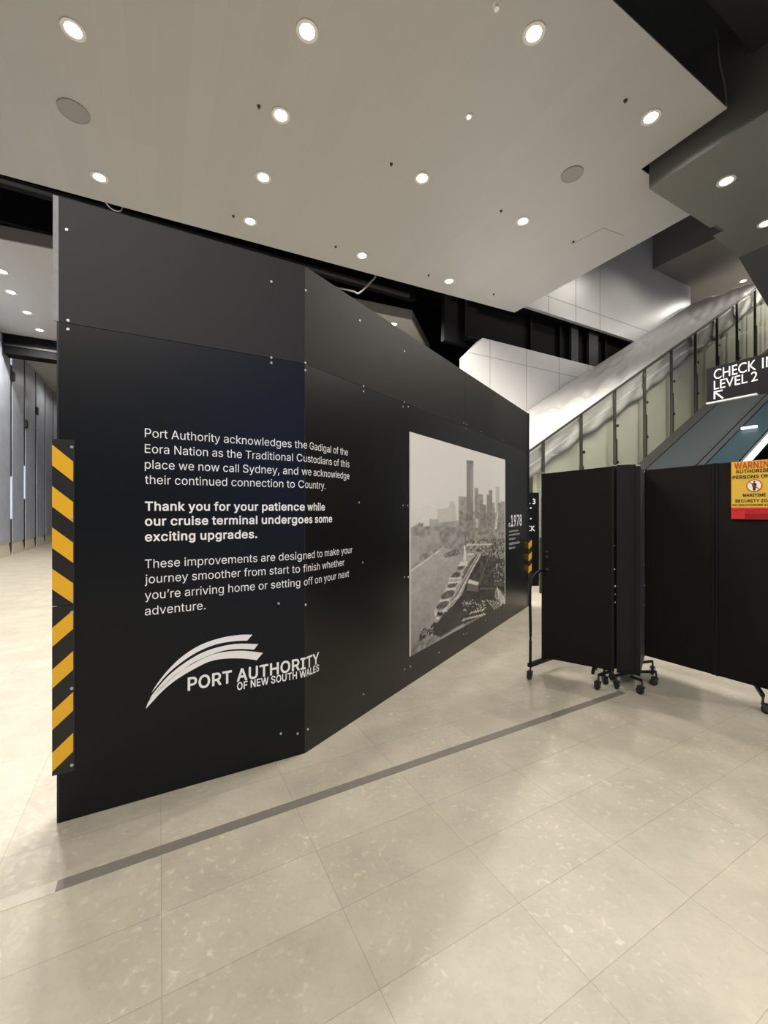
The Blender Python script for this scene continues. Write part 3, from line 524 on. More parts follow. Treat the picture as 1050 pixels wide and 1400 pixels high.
    r''',[[59,-20,64,-21,358,-21,368,-18,374,-15,379,-8,381,2,381,54,377,68,373,72,368,75,356,77,150,77,146,78,145,82,145,506,143,516,138,523,132,527,122,529,62,529,52,527,48,524'''
    r''',44,520,39,506,39,2,42,-8,45,-14,52,-18]]],"M":[652,[[59,-20,64,-21,118,-21,132,-16,136,-12,139,-8,141,4,141,294,142,305,145,302,149,292,152,282,266,-4,270,-12,274,-16,29'''
    r'''0,-21,338,-21,352,-16,359,-10,461,248,480,300,482,303,483,292,483,4,486,-8,488,-12,492,-16,506,-21,564,-21,574,-18,581,-14,585,-8,587,4,587,504,585,516,580,523,574,527,56'''
    r'''4,529,480,529,468,527,464,524,460,520,452,502,369,284,338,206,317,144,314,142,312,146,295,196,204,428,177,500,169,518,162,525,148,529,62,529,52,527,45,522,42,516,39,504,3'''
    r'''9,4,42,-8,45,-14,52,-18]]],"N":[547,[[59,-20,64,-21,124,-20,132,-18,139,-14,143,-8,145,0,145,308,143,318,144,345,147,344,160,320,188,274,369,-10,376,-16,380,-18,392,-21,4'''
    r'''60,-21,470,-18,478,-12,481,-8,483,4,483,504,481,516,475,524,470,527,460,529,402,529,388,525,384,521,382,516,379,504,379,174,378,166,374,170,313,268,153,518,147,524,142,52'''
    r'''7,130,529,62,529,52,527,44,521,42,516,39,504,39,4,42,-8,45,-14,52,-18]]],"O":[557,[[245,-26,250,-27,286,-27,292,-25,302,-25,340,-16,362,-8,394,8,416,23,450,58,467,80,481,'''
    r'''104,493,132,501,158,507,184,509,208,511,214,511,240,513,246,513,262,511,268,511,294,509,300,509,308,507,314,507,322,505,334,497,364,487,390,475,414,463,434,447,454,418,48'''
    r'''3,394,501,362,517,334,527,290,535,244,535,200,527,170,517,150,507,136,499,110,479,91,460,74,439,58,412,48,392,38,366,30,338,21,292,21,264,19,258,19,248,21,242,21,216,23,2'''
    r'''10,28,178,38,140,46,120,54,102,74,70,89,50,114,25,136,10,166,-6,200,-18,230,-25],[244,74,216,82,190,96,178,105,165,118,152,136,144,150,132,182,127,200,125,228,123,236,123'''
    r''',272,125,278,125,292,127,298,127,306,130,318,142,354,150,368,164,389,180,405,202,421,226,431,238,433,246,433,252,435,282,435,306,431,322,425,340,415,356,403,365,394,387,3'''
    r'''62,395,346,401,330,407,300,407,292,409,284,409,222,407,216,407,206,401,178,391,154,381,136,370,122,350,101,322,84,298,76,288,73]]],"P":[469,[[59,-20,64,-21,122,-21,136,-1'''
    r'''6,140,-12,143,-8,145,4,145,160,146,164,240,165,248,167,268,167,274,169,284,170,320,180,342,190,372,211,396,238,407,254,417,278,425,308,425,318,427,324,427,338,429,344,425'''
    r''',384,419,410,415,422,405,444,388,467,369,486,344,503,314,517,288,523,282,523,264,527,246,527,240,529,62,529,52,527,48,524,44,520,39,504,39,4,42,-8,45,-14,52,-18],[146,262'''
    r''',145,268,145,426,146,430,250,431,258,429,266,429,288,421,298,413,307,404,319,384,323,370,323,324,319,310,311,294,298,281,276,268,256,263,242,263,234,261]]],"R":[473,[[59,'''
    r'''-20,64,-21,122,-21,136,-16,140,-12,143,-8,145,4,145,172,146,176,150,177,230,177,234,177,236,175,330,0,336,-10,342,-16,356,-21,424,-21,434,-18,439,-16,443,-12,447,0,445,10'''
    r''',343,198,344,201,378,223,387,232,401,250,413,272,423,300,427,322,427,336,429,342,429,362,427,368,427,382,423,404,417,422,401,454,390,469,376,483,352,501,322,515,302,521,2'''
    r'''84,525,272,525,266,527,248,527,242,529,62,529,52,527,48,524,44,520,39,504,39,4,42,-8,45,-14,52,-18],[146,276,145,282,145,426,146,430,254,431,260,429,270,429,288,423,305,4'''
    r'''10,317,394,321,386,323,374,323,364,325,358,325,346,323,340,323,330,319,314,312,304,300,291,276,280,252,275]]],"S":[471,[[195,-28,200,-29,250,-29,256,-27,276,-25,310,-16,3'''
    r'''56,6,366,13,393,40,405,56,413,70,419,84,427,118,427,156,425,162,425,172,417,198,411,210,394,233,374,251,350,267,318,283,300,288,282,295,222,310,176,326,156,337,140,354,13'''
    r'''6,362,135,386,138,394,148,411,154,417,176,431,200,437,212,437,220,439,246,437,266,433,280,427,291,420,301,412,311,398,315,390,316,382,320,370,324,363,330,360,340,357,398,'''
    r'''357,408,360,413,362,417,366,421,380,419,386,419,396,413,420,407,436,394,459,385,470,365,490,344,505,322,517,276,531,262,533,250,533,244,535,210,535,204,533,180,531,152,52'''
    r'''5,136,519,112,507,96,496,86,489,65,468,52,448,46,436,38,414,33,396,33,384,31,378,31,370,33,364,33,350,42,318,54,296,63,284,82,266,112,246,148,230,178,220,262,197,288,187,'''
    r'''314,169,323,156,325,148,325,126,319,112,307,96,290,84,278,78,256,71,246,71,238,69,208,69,202,71,194,71,176,76,162,82,152,88,137,102,132,110,128,118,123,142,117,150,110,15'''
    r'''5,100,157,40,157,30,155,26,152,22,148,18,134,19,130,19,122,26,94,38,64,56,37,78,15,88,8,122,-10,152,-20,172,-25]]],"T":[473,[[193,-20,198,-21,252,-21,264,-18,269,-16,273,'''
    r'''-12,277,2,277,426,278,430,282,431,414,431,428,436,432,440,435,444,437,454,437,506,433,520,429,524,424,527,412,529,36,529,20,525,16,521,14,516,11,506,11,454,14,444,16,440,'''
    r'''20,436,34,431,168,431,172,430,173,428,173,2,176,-8,179,-14,186,-18]]],"U":[541,[[247,-28,264,-29,272,-27,292,-27,314,-22,350,-12,380,2,396,12,408,21,435,48,447,64,461,92,'''
    r'''471,122,475,142,475,154,477,162,477,506,473,520,469,524,464,527,454,529,396,529,382,525,378,521,376,516,373,504,373,172,369,144,361,124,353,112,334,94,322,86,304,78,284,7'''
    r'''3,268,73,260,71,254,71,248,73,232,73,220,76,208,80,192,88,176,99,168,108,156,126,148,144,143,176,143,504,141,516,138,521,134,525,122,529,116,529,62,529,48,525,44,521,42,5'''
    r'''16,39,504,39,170,41,164,41,148,45,126,56,92,70,66,83,46,108,21,130,6,152,-6,172,-14,214,-25,220,-25,226,-27]]],"W":[710,[[155,-20,160,-21,226,-21,240,-16,247,-10,253,8,33'''
    r'''6,316,340,330,342,335,345,332,347,326,355,298,360,276,375,224,436,-6,438,-10,444,-16,448,-18,460,-21,526,-21,536,-18,545,-12,549,-6,553,8,562,44,569,66,584,124,591,146,60'''
    r'''0,182,607,204,622,262,629,284,644,342,685,488,689,506,687,516,682,523,676,527,666,529,606,529,592,525,586,518,584,514,567,444,564,436,497,170,492,160,490,162,488,170,471,'''
    r'''240,468,248,459,286,456,294,399,514,396,519,391,524,386,527,376,529,308,529,298,527,294,524,290,520,286,510,281,488,278,480,269,442,266,434,225,274,212,228,199,174,194,16'''
    r'''1,192,162,189,176,184,190,123,430,120,438,101,514,99,518,92,525,78,529,18,529,8,527,1,522,-2,516,-3,508,0,492,43,338,136,-6,138,-10,144,-16,148,-18]]],"Y":[496,[[203,-20,'''
    r'''208,-21,264,-21,278,-16,282,-12,285,-8,287,4,288,202,471,496,474,508,473,516,469,522,462,527,452,529,384,529,374,527,368,523,362,517,352,500,236,310,230,318,223,332,109,5'''
    r'''18,104,523,98,527,88,529,18,529,4,525,0,521,-2,516,-3,508,0,496,183,202,183,2,186,-8,189,-14,196,-18]]],"Z":[462,[[41,-20,46,-21,394,-21,406,-18,411,-16,415,-12,419,2,419'''
    r''',54,415,68,411,72,406,75,394,77,162,77,159,78,159,80,185,116,411,446,415,454,417,464,417,506,415,516,412,521,408,525,392,529,44,529,32,527,28,524,24,520,19,506,19,454,24,'''
    r'''440,28,436,32,434,44,431,274,431,279,430,277,424,248,384,219,340,26,58,21,44,21,2,24,-8,27,-14,34,-18]]],"a":[413,[[139,-28,144,-29,174,-29,190,-26,214,-20,230,-14,248,-4'''
    r''',254,1,256,1,259,-2,260,-8,263,-14,270,-18,280,-21,334,-21,344,-18,350,-15,355,-8,357,2,357,260,355,266,355,278,347,314,333,342,321,356,309,368,290,381,274,389,256,395,23'''
    r'''0,401,220,403,168,403,130,395,106,387,90,379,68,363,44,339,32,320,24,302,22,294,26,280,32,274,42,270,94,255,100,256,112,260,117,264,122,274,128,283,136,291,146,299,154,30'''
    r'''3,172,309,198,311,206,309,220,309,230,305,238,299,248,289,253,280,255,268,255,254,254,252,250,250,242,247,232,247,226,245,216,245,210,243,200,243,194,241,184,241,178,239,'''
    r'''156,237,124,231,90,221,72,213,52,201,32,181,20,158,11,126,9,104,11,98,11,86,16,68,22,50,26,42,39,22,58,3,68,-4,98,-18],[156,66,144,68,130,74,121,80,114,90,111,96,111,102,'''
    r'''114,118,116,123,122,129,136,139,156,145,164,145,180,149,192,149,198,151,206,151,246,159,254,159,255,156,255,128,251,112,242,98,226,81,210,72,198,68,186,65]]],"c":[420,[[1'''
    r'''97,-28,220,-29,226,-27,246,-25,264,-20,286,-12,316,4,326,11,355,40,365,56,375,76,381,92,382,100,379,112,373,118,368,121,304,137,296,135,289,130,277,102,271,94,259,82,242,'''
    r'''72,226,67,214,67,206,65,200,67,190,67,178,70,168,74,162,78,148,90,136,106,128,120,122,138,117,158,117,176,115,182,115,192,117,198,117,216,121,236,126,250,138,272,153,290,'''
    r'''166,301,180,307,190,309,226,309,240,305,258,295,269,284,281,266,284,256,289,248,296,244,304,243,366,258,373,262,379,270,381,280,373,304,359,330,336,357,312,375,290,387,26'''
    r'''8,395,234,403,182,403,146,395,128,389,120,385,100,373,82,359,67,344,52,324,34,290,28,276,20,244,19,234,15,216,15,196,13,190,13,184,15,178,15,158,17,152,20,132,28,100,32,9'''
    r'''0,40,72,56,46,65,34,86,13,108,-2,128,-12,150,-20,178,-27]]],"d":[448,[[187,-28,198,-29,204,-27,218,-27,246,-20,264,-12,281,-2,290,7,292,7,296,-8,299,-14,306,-18,316,-21,3'''
    r'''68,-21,382,-16,386,-12,389,-8,391,4,391,504,387,520,383,524,378,527,368,529,314,529,304,527,300,524,296,520,291,506,291,376,290,372,288,372,272,385,252,395,218,403,172,40'''
    r'''3,138,395,118,387,106,381,94,373,80,361,63,344,46,318,34,294,28,278,17,238,17,230,15,224,15,204,13,198,13,180,15,174,15,154,22,120,32,88,44,62,63,32,86,9,102,-2,124,-14,1'''
    r'''42,-20,168,-27],[186,68,168,74,152,85,138,102,130,116,122,138,117,160,117,178,115,188,115,194,117,200,117,218,122,240,130,262,140,279,154,293,170,303,186,309,220,309,240,'''
    r'''303,252,295,268,279,281,258,287,240,289,228,289,218,291,212,291,166,289,160,289,150,287,138,275,108,265,94,253,82,230,70,222,68]]],"e":[428,[[201,-28,214,-29,222,-27,240,'''
    r'''-27,278,-18,304,-8,324,4,334,11,359,36,369,50,379,70,383,82,384,90,383,98,379,104,372,109,306,125,298,123,292,119,277,94,262,79,254,74,232,67,220,67,214,65,208,65,202,67,'''
    r'''190,67,180,70,162,78,148,88,141,94,130,110,126,118,119,140,120,148,124,149,368,149,378,152,384,155,389,162,391,172,391,206,389,212,389,234,387,248,375,290,369,304,355,330'''
    r''',347,340,326,361,306,377,272,393,252,399,230,403,180,403,152,397,128,389,120,385,102,375,86,363,67,344,58,333,48,318,36,296,26,268,20,246,15,222,15,202,13,196,13,178,15,1'''
    r'''72,15,154,26,106,40,72,56,46,65,34,86,13,96,6,130,-12,160,-22,182,-27],[120,242,120,244,126,260,132,270,139,280,150,291,160,299,172,305,190,309,222,309,238,305,252,297,26'''
    r'''5,284,275,270,281,258,285,244,284,242,280,241,124,241]]],"f":[278,[[81,-20,86,-21,138,-21,152,-16,156,-12,159,-8,161,4,162,304,162,306,164,307,224,307,234,310,239,312,243'''
    r''',316,247,332,247,376,245,386,241,392,234,397,224,399,162,400,161,404,161,430,169,446,180,453,208,453,226,449,234,450,239,452,243,456,251,478,262,520,261,528,256,535,250,5'''
    r'''39,238,543,208,549,172,549,136,541,122,535,108,527,98,519,89,510,80,498,70,480,64,460,61,446,61,400,56,399,8,399,-6,395,-10,391,-12,386,-15,376,-15,330,-12,320,-9,314,-2,'''
    r'''310,8,307,58,307,61,306,61,304,61,2,64,-8,67,-14,74,-18]]],"g":[449,[[183,-170,188,-171,228,-171,234,-169,256,-166,298,-154,318,-144,336,-133,364,-104,379,-80,389,-46,391'''
    r''',-30,391,372,391,378,387,390,383,394,378,397,364,399,316,399,306,397,302,394,298,390,292,371,290,372,276,383,248,397,222,403,172,403,146,397,122,389,106,381,94,372,80,361'''
    r''',65,346,50,326,30,284,20,250,15,226,15,206,13,196,13,182,15,176,15,156,17,150,17,142,24,116,34,88,46,66,61,44,82,23,102,10,126,-2,144,-8,174,-15,216,-15,228,-12,256,-4,27'''
    r'''6,6,288,15,291,14,291,-16,287,-38,280,-48,269,-60,256,-68,240,-74,228,-77,188,-77,172,-74,158,-68,142,-58,114,-27,108,-23,100,-22,92,-23,84,-27,42,-51,36,-58,33,-70,33,-7'''
    r'''6,42,-94,51,-108,70,-127,82,-136,94,-144,120,-156,168,-169],[186,80,176,82,166,86,154,94,140,108,130,124,120,150,117,162,117,182,115,192,115,198,117,204,117,220,120,234,1'''
    r'''32,266,141,280,156,295,168,303,186,309,220,309,240,303,258,291,271,276,281,258,287,240,291,218,291,166,283,130,277,118,269,106,260,97,250,90,232,82,220,79]]],"h":[434,[[5'''
    r'''3,-20,58,-21,110,-21,124,-16,128,-12,131,-8,133,4,134,244,138,260,144,274,151,284,160,293,168,299,182,305,204,309,218,309,232,307,238,305,249,298,261,286,267,278,271,270,'''
    r'''275,256,275,4,280,-12,284,-16,288,-18,298,-21,354,-21,364,-18,370,-15,375,-8,377,2,377,250,375,256,375,272,373,278,373,284,367,310,355,336,341,356,320,377,286,395,258,401'''
    r''',242,403,206,403,196,401,178,397,162,391,134,375,133,380,133,506,131,516,126,523,120,527,110,529,56,529,46,527,42,524,38,520,33,506,33,2,36,-8,39,-14,46,-18]]],"i":[191,['''
    r'''[53,-20,58,-21,108,-21,120,-18,125,-16,129,-12,133,2,133,376,131,386,126,393,120,397,110,399,56,399,46,397,42,394,38,390,33,376,33,2,36,-8,39,-14,46,-18],[73,424,90,423,1'''
    r'''08,428,120,434,135,448,143,464,145,474,145,494,143,502,134,519,124,529,116,535,108,539,92,543,76,543,58,539,50,534,32,518,26,506,21,490,22,474,26,460,30,452,50,432,58,428'''
    r''']]],"k":[405,[[53,-20,58,-21,110,-21,120,-18,125,-16,129,-12,133,2,133,130,134,133,150,147,152,147,156,143,268,0,282,-16,296,-21,368,-21,378,-18,384,-15,389,-8,390,0,389,'''
    r'''8,384,17,264,168,229,214,243,232,326,315,331,322,373,364,377,370,378,378,375,390,371,394,366,397,356,399,286,399,272,395,146,267,140,259,136,256,134,255,133,260,133,506,1'''
    r'''31,516,126,523,120,527,110,529,56,529,46,527,42,524,38,520,33,506,33,2,36,-8,39,-14,46,-18]]],"l":[191,[[53,-20,58,-21,110,-21,122,-18,127,-16,131,-12,135,2,135,506,133,5'''
    r'''16,128,523,122,527,112,529,56,529,46,527,42,524,38,520,33,506,33,2,36,-8,39,-14,46,-18]]],"m":[634,[[53,-20,58,-21,110,-21,124,-16,128,-12,131,-8,133,4,133,252,140,272,14'''
    r'''9,288,156,295,164,301,176,307,186,309,214,309,228,305,236,299,244,291,249,284,253,274,253,4,256,-8,260,-15,266,-18,276,-21,332,-21,342,-18,347,-16,351,-12,355,4,356,260,3'''
    r'''60,274,368,288,376,297,384,303,402,309,430,309,448,305,460,297,467,290,473,278,475,266,475,4,478,-8,480,-12,484,-16,498,-21,554,-21,564,-18,569,-16,575,-8,577,4,577,264,5'''
    r'''75,270,575,284,573,294,565,324,557,340,542,361,529,374,510,387,494,395,476,401,454,405,420,405,414,403,404,403,382,397,352,383,332,367,320,354,318,354,307,368,296,379,286'''
    r''',387,262,399,238,405,200,405,182,401,166,395,150,387,134,376,132,375,130,380,129,386,124,393,118,397,108,399,56,399,46,397,42,394,36,386,33,374,33,4,36,-8,39,-14,46,-18]]'''
    r'''],"n":[434,[[53,-20,58,-21,110,-21,124,-16,128,-12,131,-8,133,4,134,244,138,260,144,274,151,284,160,293,168,299,182,305,190,307,198,307,206,309,218,309,232,307,238,305,24'''
    r'''9,298,261,286,267,278,271,270,275,256,275,4,280,-12,284,-16,288,-18,302,-21,354,-21,364,-18,369,-16,373,-12,377,4,377,248,375,256,375,272,367,310,353,340,341,356,320,377,'''
    r'''286,395,246,403,206,403,178,397,154,387,134,374,132,373,129,386,125,392,118,397,108,399,56,399,46,397,42,394,38,390,33,374,33,2,36,-8,39,-14,46,-18]]],"o":[439,[[197,-28,'''
    r'''212,-29,220,-27,236,-27,264,-20,286,-12,310,0,329,14,349,34,358,46,367,58,379,80,391,112,397,136,397,146,399,152,399,168,401,174,401,200,399,206,399,224,393,256,383,286,3'''
    r'''62,325,347,344,330,361,306,379,286,389,268,395,232,403,182,403,146,395,128,389,120,385,100,373,82,359,67,344,52,324,34,290,28,276,20,244,19,234,15,216,15,196,13,190,13,18'''
    r'''4,15,178,15,158,17,152,20,132,28,100,32,90,40,72,56,46,65,34,86,13,108,-2,128,-12,150,-20,178,-27],[204,66,178,70,168,74,149,88,132,112,126,124,117,158,117,176,115,186,11'''
    r'''5,192,117,198,117,216,122,238,126,250,132,262,144,281,156,293,170,303,188,309,226,309,240,305,255,296,267,286,283,264,289,250,295,228,295,222,297,216,297,200,299,194,299,'''
    r'''180,297,174,297,158,295,152,295,146,291,130,281,108,271,94,259,82,242,72,224,67]]],"p":[448,[[53,-162,58,-163,110,-163,124,-158,128,-154,131,-150,133,-138,133,0,134,5,136'''
    r''',5,150,-6,164,-14,178,-20,206,-27,220,-27,226,-29,234,-29,240,-27,254,-27,282,-20,294,-16,318,-4,340,11,361,32,368,42,379,58,389,78,399,106,409,158,409,218,407,224,405,24'''
    r'''4,397,278,391,294,377,322,359,346,344,361,331,372,318,381,302,389,286,395,252,403,206,403,178,397,166,393,148,383,141,376,132,371,129,386,125,392,118,397,108,399,56,399,4'''
    r'''2,395,38,391,36,386,33,374,33,-140,36,-150,39,-156,46,-160],[202,68,188,72,170,83,156,98,144,120,136,148,133,162,133,216,140,246,148,266,155,278,172,295,184,303,202,309,2'''
    r'''36,309,246,307,262,299,270,293,284,279,297,256,303,238,305,226,305,216,307,210,307,168,305,162,305,150,299,126,293,112,286,102,275,88,256,74,246,70,236,67]]],"r":[283,[[5'''
    r'''3,-20,58,-21,110,-21,124,-16,128,-12,131,-8,133,4,134,250,142,272,147,280,160,293,176,301,194,305,224,305,230,303,242,303,250,304,258,310,261,314,263,324,263,380,259,394,'''
    r'''255,398,250,401,240,403,226,403,220,405,204,405,198,403,192,403,162,395,132,379,130,380,129,386,124,393,118,397,108,399,56,399,42,395,38,391,36,386,33,374,33,2,36,-8,39,-'''
    r'''14,46,-18]]],"s":[389,[[175,-28,184,-29,192,-27,214,-27,250,-18,272,-10,305,10,321,26,337,48,347,76,351,100,351,114,349,120,349,128,343,150,332,171,321,184,305,198,288,20'''
    r'''9,260,221,168,244,156,248,140,256,130,266,130,286,140,299,152,307,164,311,174,311,180,313,204,311,220,307,228,301,238,291,247,278,253,264,260,260,268,258,280,259,324,270,'''
    r'''334,274,339,278,343,292,333,322,323,340,304,363,284,379,260,391,244,397,212,403,160,403,154,401,148,401,122,395,84,377,70,365,49,344,44,336,36,320,27,288,27,256,36,226,46'''
    r''',208,62,190,72,182,88,172,114,160,140,152,172,145,224,131,239,122,247,112,247,94,241,86,234,79,220,72,198,65,166,65,154,68,136,76,122,90,110,117,105,122,100,125,92,126,84'''
    r''',125,30,113,26,110,20,104,17,92,20,76,26,58,34,42,44,28,64,7,78,-2,106,-16,140,-25]]],"t":[251,[[159,-24,178,-25,184,-23,196,-23,216,-18,224,-14,228,-10,233,2,225,42,221,'''
    r'''58,217,64,208,71,198,73,190,71,178,71,172,69,154,72,150,76,148,80,145,98,146,304,146,306,148,307,200,307,210,310,216,313,221,320,223,330,223,376,219,390,215,394,210,397,2'''
    r'''00,399,150,399,146,400,145,468,143,478,137,486,132,489,122,491,68,491,54,487,50,483,48,478,45,468,45,400,40,399,8,399,-2,397,-6,394,-10,390,-15,376,-15,330,-10,316,-6,312'''
    r''',-2,310,8,307,42,307,45,306,45,304,45,80,52,50,56,40,66,20,84,1,92,-4,116,-16,142,-23]]],"u":[434,[[161,-24,166,-25,202,-25,230,-18,264,-2,274,5,276,5,280,-8,283,-14,290,'''
    r'''-18,300,-21,354,-21,368,-16,372,-12,375,-8,377,4,377,374,373,390,369,394,364,397,354,399,298,399,288,397,284,394,280,390,275,374,275,138,273,122,267,108,258,96,249,86,232'''
    r''',76,218,71,208,71,202,69,194,71,182,71,172,74,162,80,152,88,146,96,138,110,136,118,135,132,133,140,133,374,129,390,125,394,120,397,110,399,56,399,42,395,38,391,36,386,33,'''
    r'''374,33,118,35,110,35,102,42,74,46,62,58,38,71,20,84,8,104,-6,122,-14,150,-22]]],"w":[591,[[137,-20,142,-21,196,-21,206,-18,211,-16,215,-12,221,4,282,222,284,223,287,218,3'''
    r'''00,166,348,-2,352,-12,356,-16,360,-18,370,-21,426,-21,436,-18,442,-15,447,-8,455,16,470,68,559,356,564,378,563,386,559,392,552,397,542,399,484,399,472,397,468,394,464,390'''
    r''',452,352,449,338,418,230,413,208,406,188,399,160,398,158,396,158,388,186,385,202,371,256,333,388,326,395,312,399,254,399,240,395,236,390,232,380,190,230,173,162,170,158,1'''
    r'''68,160,162,180,157,202,136,274,113,360,103,390,99,394,94,397,84,399,26,399,16,397,10,393,6,386,4,376,6,366,61,188,108,30,122,-12,126,-16]]],"x":[403,[[21,-20,26,-21,88,-2'''
    r'''1,98,-18,103,-16,109,-10,173,86,188,112,190,112,192,110,206,86,268,-8,276,-16,290,-21,352,-21,364,-18,371,-14,375,-8,376,0,375,8,371,16,262,172,250,190,250,192,280,238,36'''
    r'''5,362,369,370,370,378,369,386,364,393,358,397,346,399,284,399,270,395,264,388,208,304,197,284,190,276,180,290,171,306,119,386,110,395,96,399,34,399,22,397,15,392,12,386,1'''
    r'''1,378,12,370,16,362,115,218,130,194,6,12,3,0,4,-8,6,-12,10,-16]]],"y":[413,[[69,-164,74,-165,110,-165,142,-156,162,-146,170,-141,195,-116,207,-98,225,-60,276,76,387,364,3'''
    r'''90,378,389,386,386,391,382,395,368,399,308,399,294,395,288,389,256,302,197,136,194,134,192,136,183,164,138,286,131,308,107,374,100,389,95,394,90,397,78,399,20,399,10,397,'''
    r'''6,394,2,390,-2,376,2,362,141,0,141,-6,131,-34,121,-54,110,-65,104,-68,96,-71,88,-71,70,-67,62,-67,50,-71,44,-77,42,-82,28,-136,30,-146,34,-153,42,-158]]]}}'''
)
_glyph = {}
def glyph_mesh(ch, bold):
    if (ch, bold) not in _glyph:
        c = D.curves.new('lettering', 'CURVE')
        c.dimensions = '2D'
        c.fill_mode = 'FRONT'
        for k in GLYPHS['b' if bold else 'r'][ch][1]:
            sp = c.splines.new('POLY')
            n = len(k) // 2
            sp.points.add(n - 1)
            for i in range(n):
                sp.points[i].co = (k[2 * i] / 1000, k[2 * i + 1] / 1000, 0, 1)
            sp.use_cyclic_u = True
        o = D.objects.new('lettering_tmp', c)
        COL.objects.link(o)
        me = D.meshes.new_from_object(o.evaluated_get(bpy.context.evaluated_depsgraph_get()))
        _glyph[(ch, bold)] = ([tuple(v.co) for v in me.vertices], [tuple(p.vertices) for p in me.polygons])
        D.objects.remove(o); D.curves.remove(c); D.meshes.remove(me)
    return _glyph[(ch, bold)]
def sans_bm(s, bold=0.0, spacing=1.0):
    bm = bmesh.new()
    x = 0.0
    for ch in s:
        G_ = GLYPHS['b' if bold else 'r'][ch]
        if G_[1]:
            vs, fs_ = glyph_mesh(ch, bool(bold))
            q = [bm.verts.new((v[0] + x, v[1], 0)) for v in vs]
            for f in fs_:
                bm.faces.new([q[i] for i in f])
        x += G_[0] / 1000 * spacing
    bm.verts.index_update()
    return bm
CAP_SANS = 0.509
# ---- lettering: flat mesh, mapped onto a surface
def text_bm(s, bold=0.0, spacing=1.0):
    c = D.curves.new('lettering', 'FONT')
    c.body = s
    c.size = 1.0
    c.offset = bold
    c.space_character = spacing
    c.resolution_u = 4
    c.fill_mode = 'FRONT'
    o = D.objects.new('lettering_tmp', c)
    COL.objects.link(o)
    dg = bpy.context.evaluated_depsgraph_get()
    me = D.meshes.new_from_object(o.evaluated_get(dg))
    bm = bmesh.new(); bm.from_mesh(me)
    D.objects.remove(o); D.curves.remove(c); D.meshes.remove(me)
    return bm
_cap = {}
def cap_h():
    if 'h' not in _cap:
        b = text_bm('H'); _cap['h'] = max(v.co.y for v in b.verts) - min(v.co.y for v in b.verts); b.free()
    return _cap['h']
def put_text(dst, s, x0, x1, y, cap, fn, bold=0.0, spacing=1.0, cut=None, sans=True):
    """lay the string between x0 and x1 of the surface fn(x, y) with baseline y and capital height cap"""
    b = sans_bm(s, bold, spacing) if sans else text_bm(s, bold, spacing)
    xs = [v.co.x for v in b.verts]
    a0, a1 = min(xs), max(xs)
    kx = (x1 - x0) / (a1 - a0); ky = cap / (CAP_SANS if sans else cap_h())
    for v in b.verts:
        v.co = Vector((x0 + (v.co.x - a0) * kx, y + v.co.y * ky, 0))
    if cut is not None:
        bmesh.ops.triangulate(b, faces=b.faces[:])
        bmesh.ops.bisect_plane(b, geom=b.verts[:] + b.edges[:] + b.faces[:], plane_co=(cut, 0, 0), plane_no=(1, 0, 0))
    m = {}
    for v in b.verts:
        m[v.index] = dst.verts.new(fn(v.co.x, v.co.y))
    b.verts.ensure_lookup_table()
    for f in b.faces:
        try:
            dst.faces.new([m[v.index] for v in f.verts])
        except ValueError:
            pass
    b.free()
def put_poly(dst, pts, fn):
    vs = [dst.verts.new(fn(*p)) for p in pts]
    dst.faces.new(vs)
def flat_obj(name, bm, m, parent):
    # thin vinyl: no recalculated normals across loose letters
    bmesh.ops.triangulate(bm, faces=bm.faces[:])
    return obj(name, bm, m, parent)

# ------------------------------------------------------------------ SETTING: floor
ZC = 7.0
b = bmn(); slab(b, [W(-18, -15, 0), W(32, -15, 0), W(32, 35, 0), W(-18, 35, 0)], -0.2, 0.0)
struct('floor', b, M['tiles'])
b = bmn(); box_uv(b, -0.36, 3.36, 2.052, 2.108, -0.05, 0.0015)
struct('trim_1', b, M['strip'])
b = bmn(); box_uv(b, -9, -0.36, 2.046, 2.108, -0.05, 0.0015)
struct('trim_2', b, M['strip_pale'])

# ------------------------------------------------------------------ SETTING: ceilings
def far_edge(u):                 # the main ceiling's edge over the hoarding runs a little off the grid
    return 8.99 + (u + 2.29) * (8.48 - 8.99) / (8.72 + 2.29)
b = bmn()
slab(b, [W(-14, 2.78, 0), W(6.85, 2.78, 0), W(6.85, 3.94, 0), W(8.72, 3.94, 0), W(8.72, far_edge(8.72), 0), W(-14, far_edge(-14), 0)], ZC, ZC + 0.015)
struct('ceiling', b, M['planks'])
# second bay beyond the black trench
def edge2(u):
    return 11.0 + (u + 1.55) * (10.2 - 11.0) / (6.41 + 1.55)
r0 = at_z(562, 437, ZC); r1 = at_z(583, 476, ZC)
rd = (r1 - r0)
r2 = r0 + rd * 1.4
u2, v2 = uv_of(r2.x, r2.y)
def edge3(u):
    return 17.0 + (u + 2.5) * 0.0
b = bmn()
slab(b, [W(-14, edge2(-14), 0), r0, r2, W(u2 - 0.1, 17.0, 0), W(-14, 17.0, 0)], ZC, ZC + 0.1)
struct('ceiling_beyond', b, M['planks'])
b = bmn()
P0 = W(-14, edge2(-14), ZC)
fn_ = Vector((SU, -CU, 0)) * 0.03
for a, c in ((P0, r0), (r0, r2)):
    d = (c - a).normalized(); n = Vector((d.y, -d.x, 0)) * 0.04
    hexa(b, [a - Vector((0, 0, 0.01)), c - Vector((0, 0, 0.01)), c + n - Vector((0, 0, 0.01)), a + n - Vector((0, 0, 0.01)),
             a + Vector((0, 0, 0.26)), c + Vector((0, 0, 0.26)), c + n + Vector((0, 0, 0.26)), a + n + Vector((0, 0, 0.26))])
struct('trim_3', b, M['fascia'])
b = bmn(); box_uv(b, -14, 4, 17.5, 30, ZC, ZC + 0.1)
struct('ceiling_far', b, M['planks'])
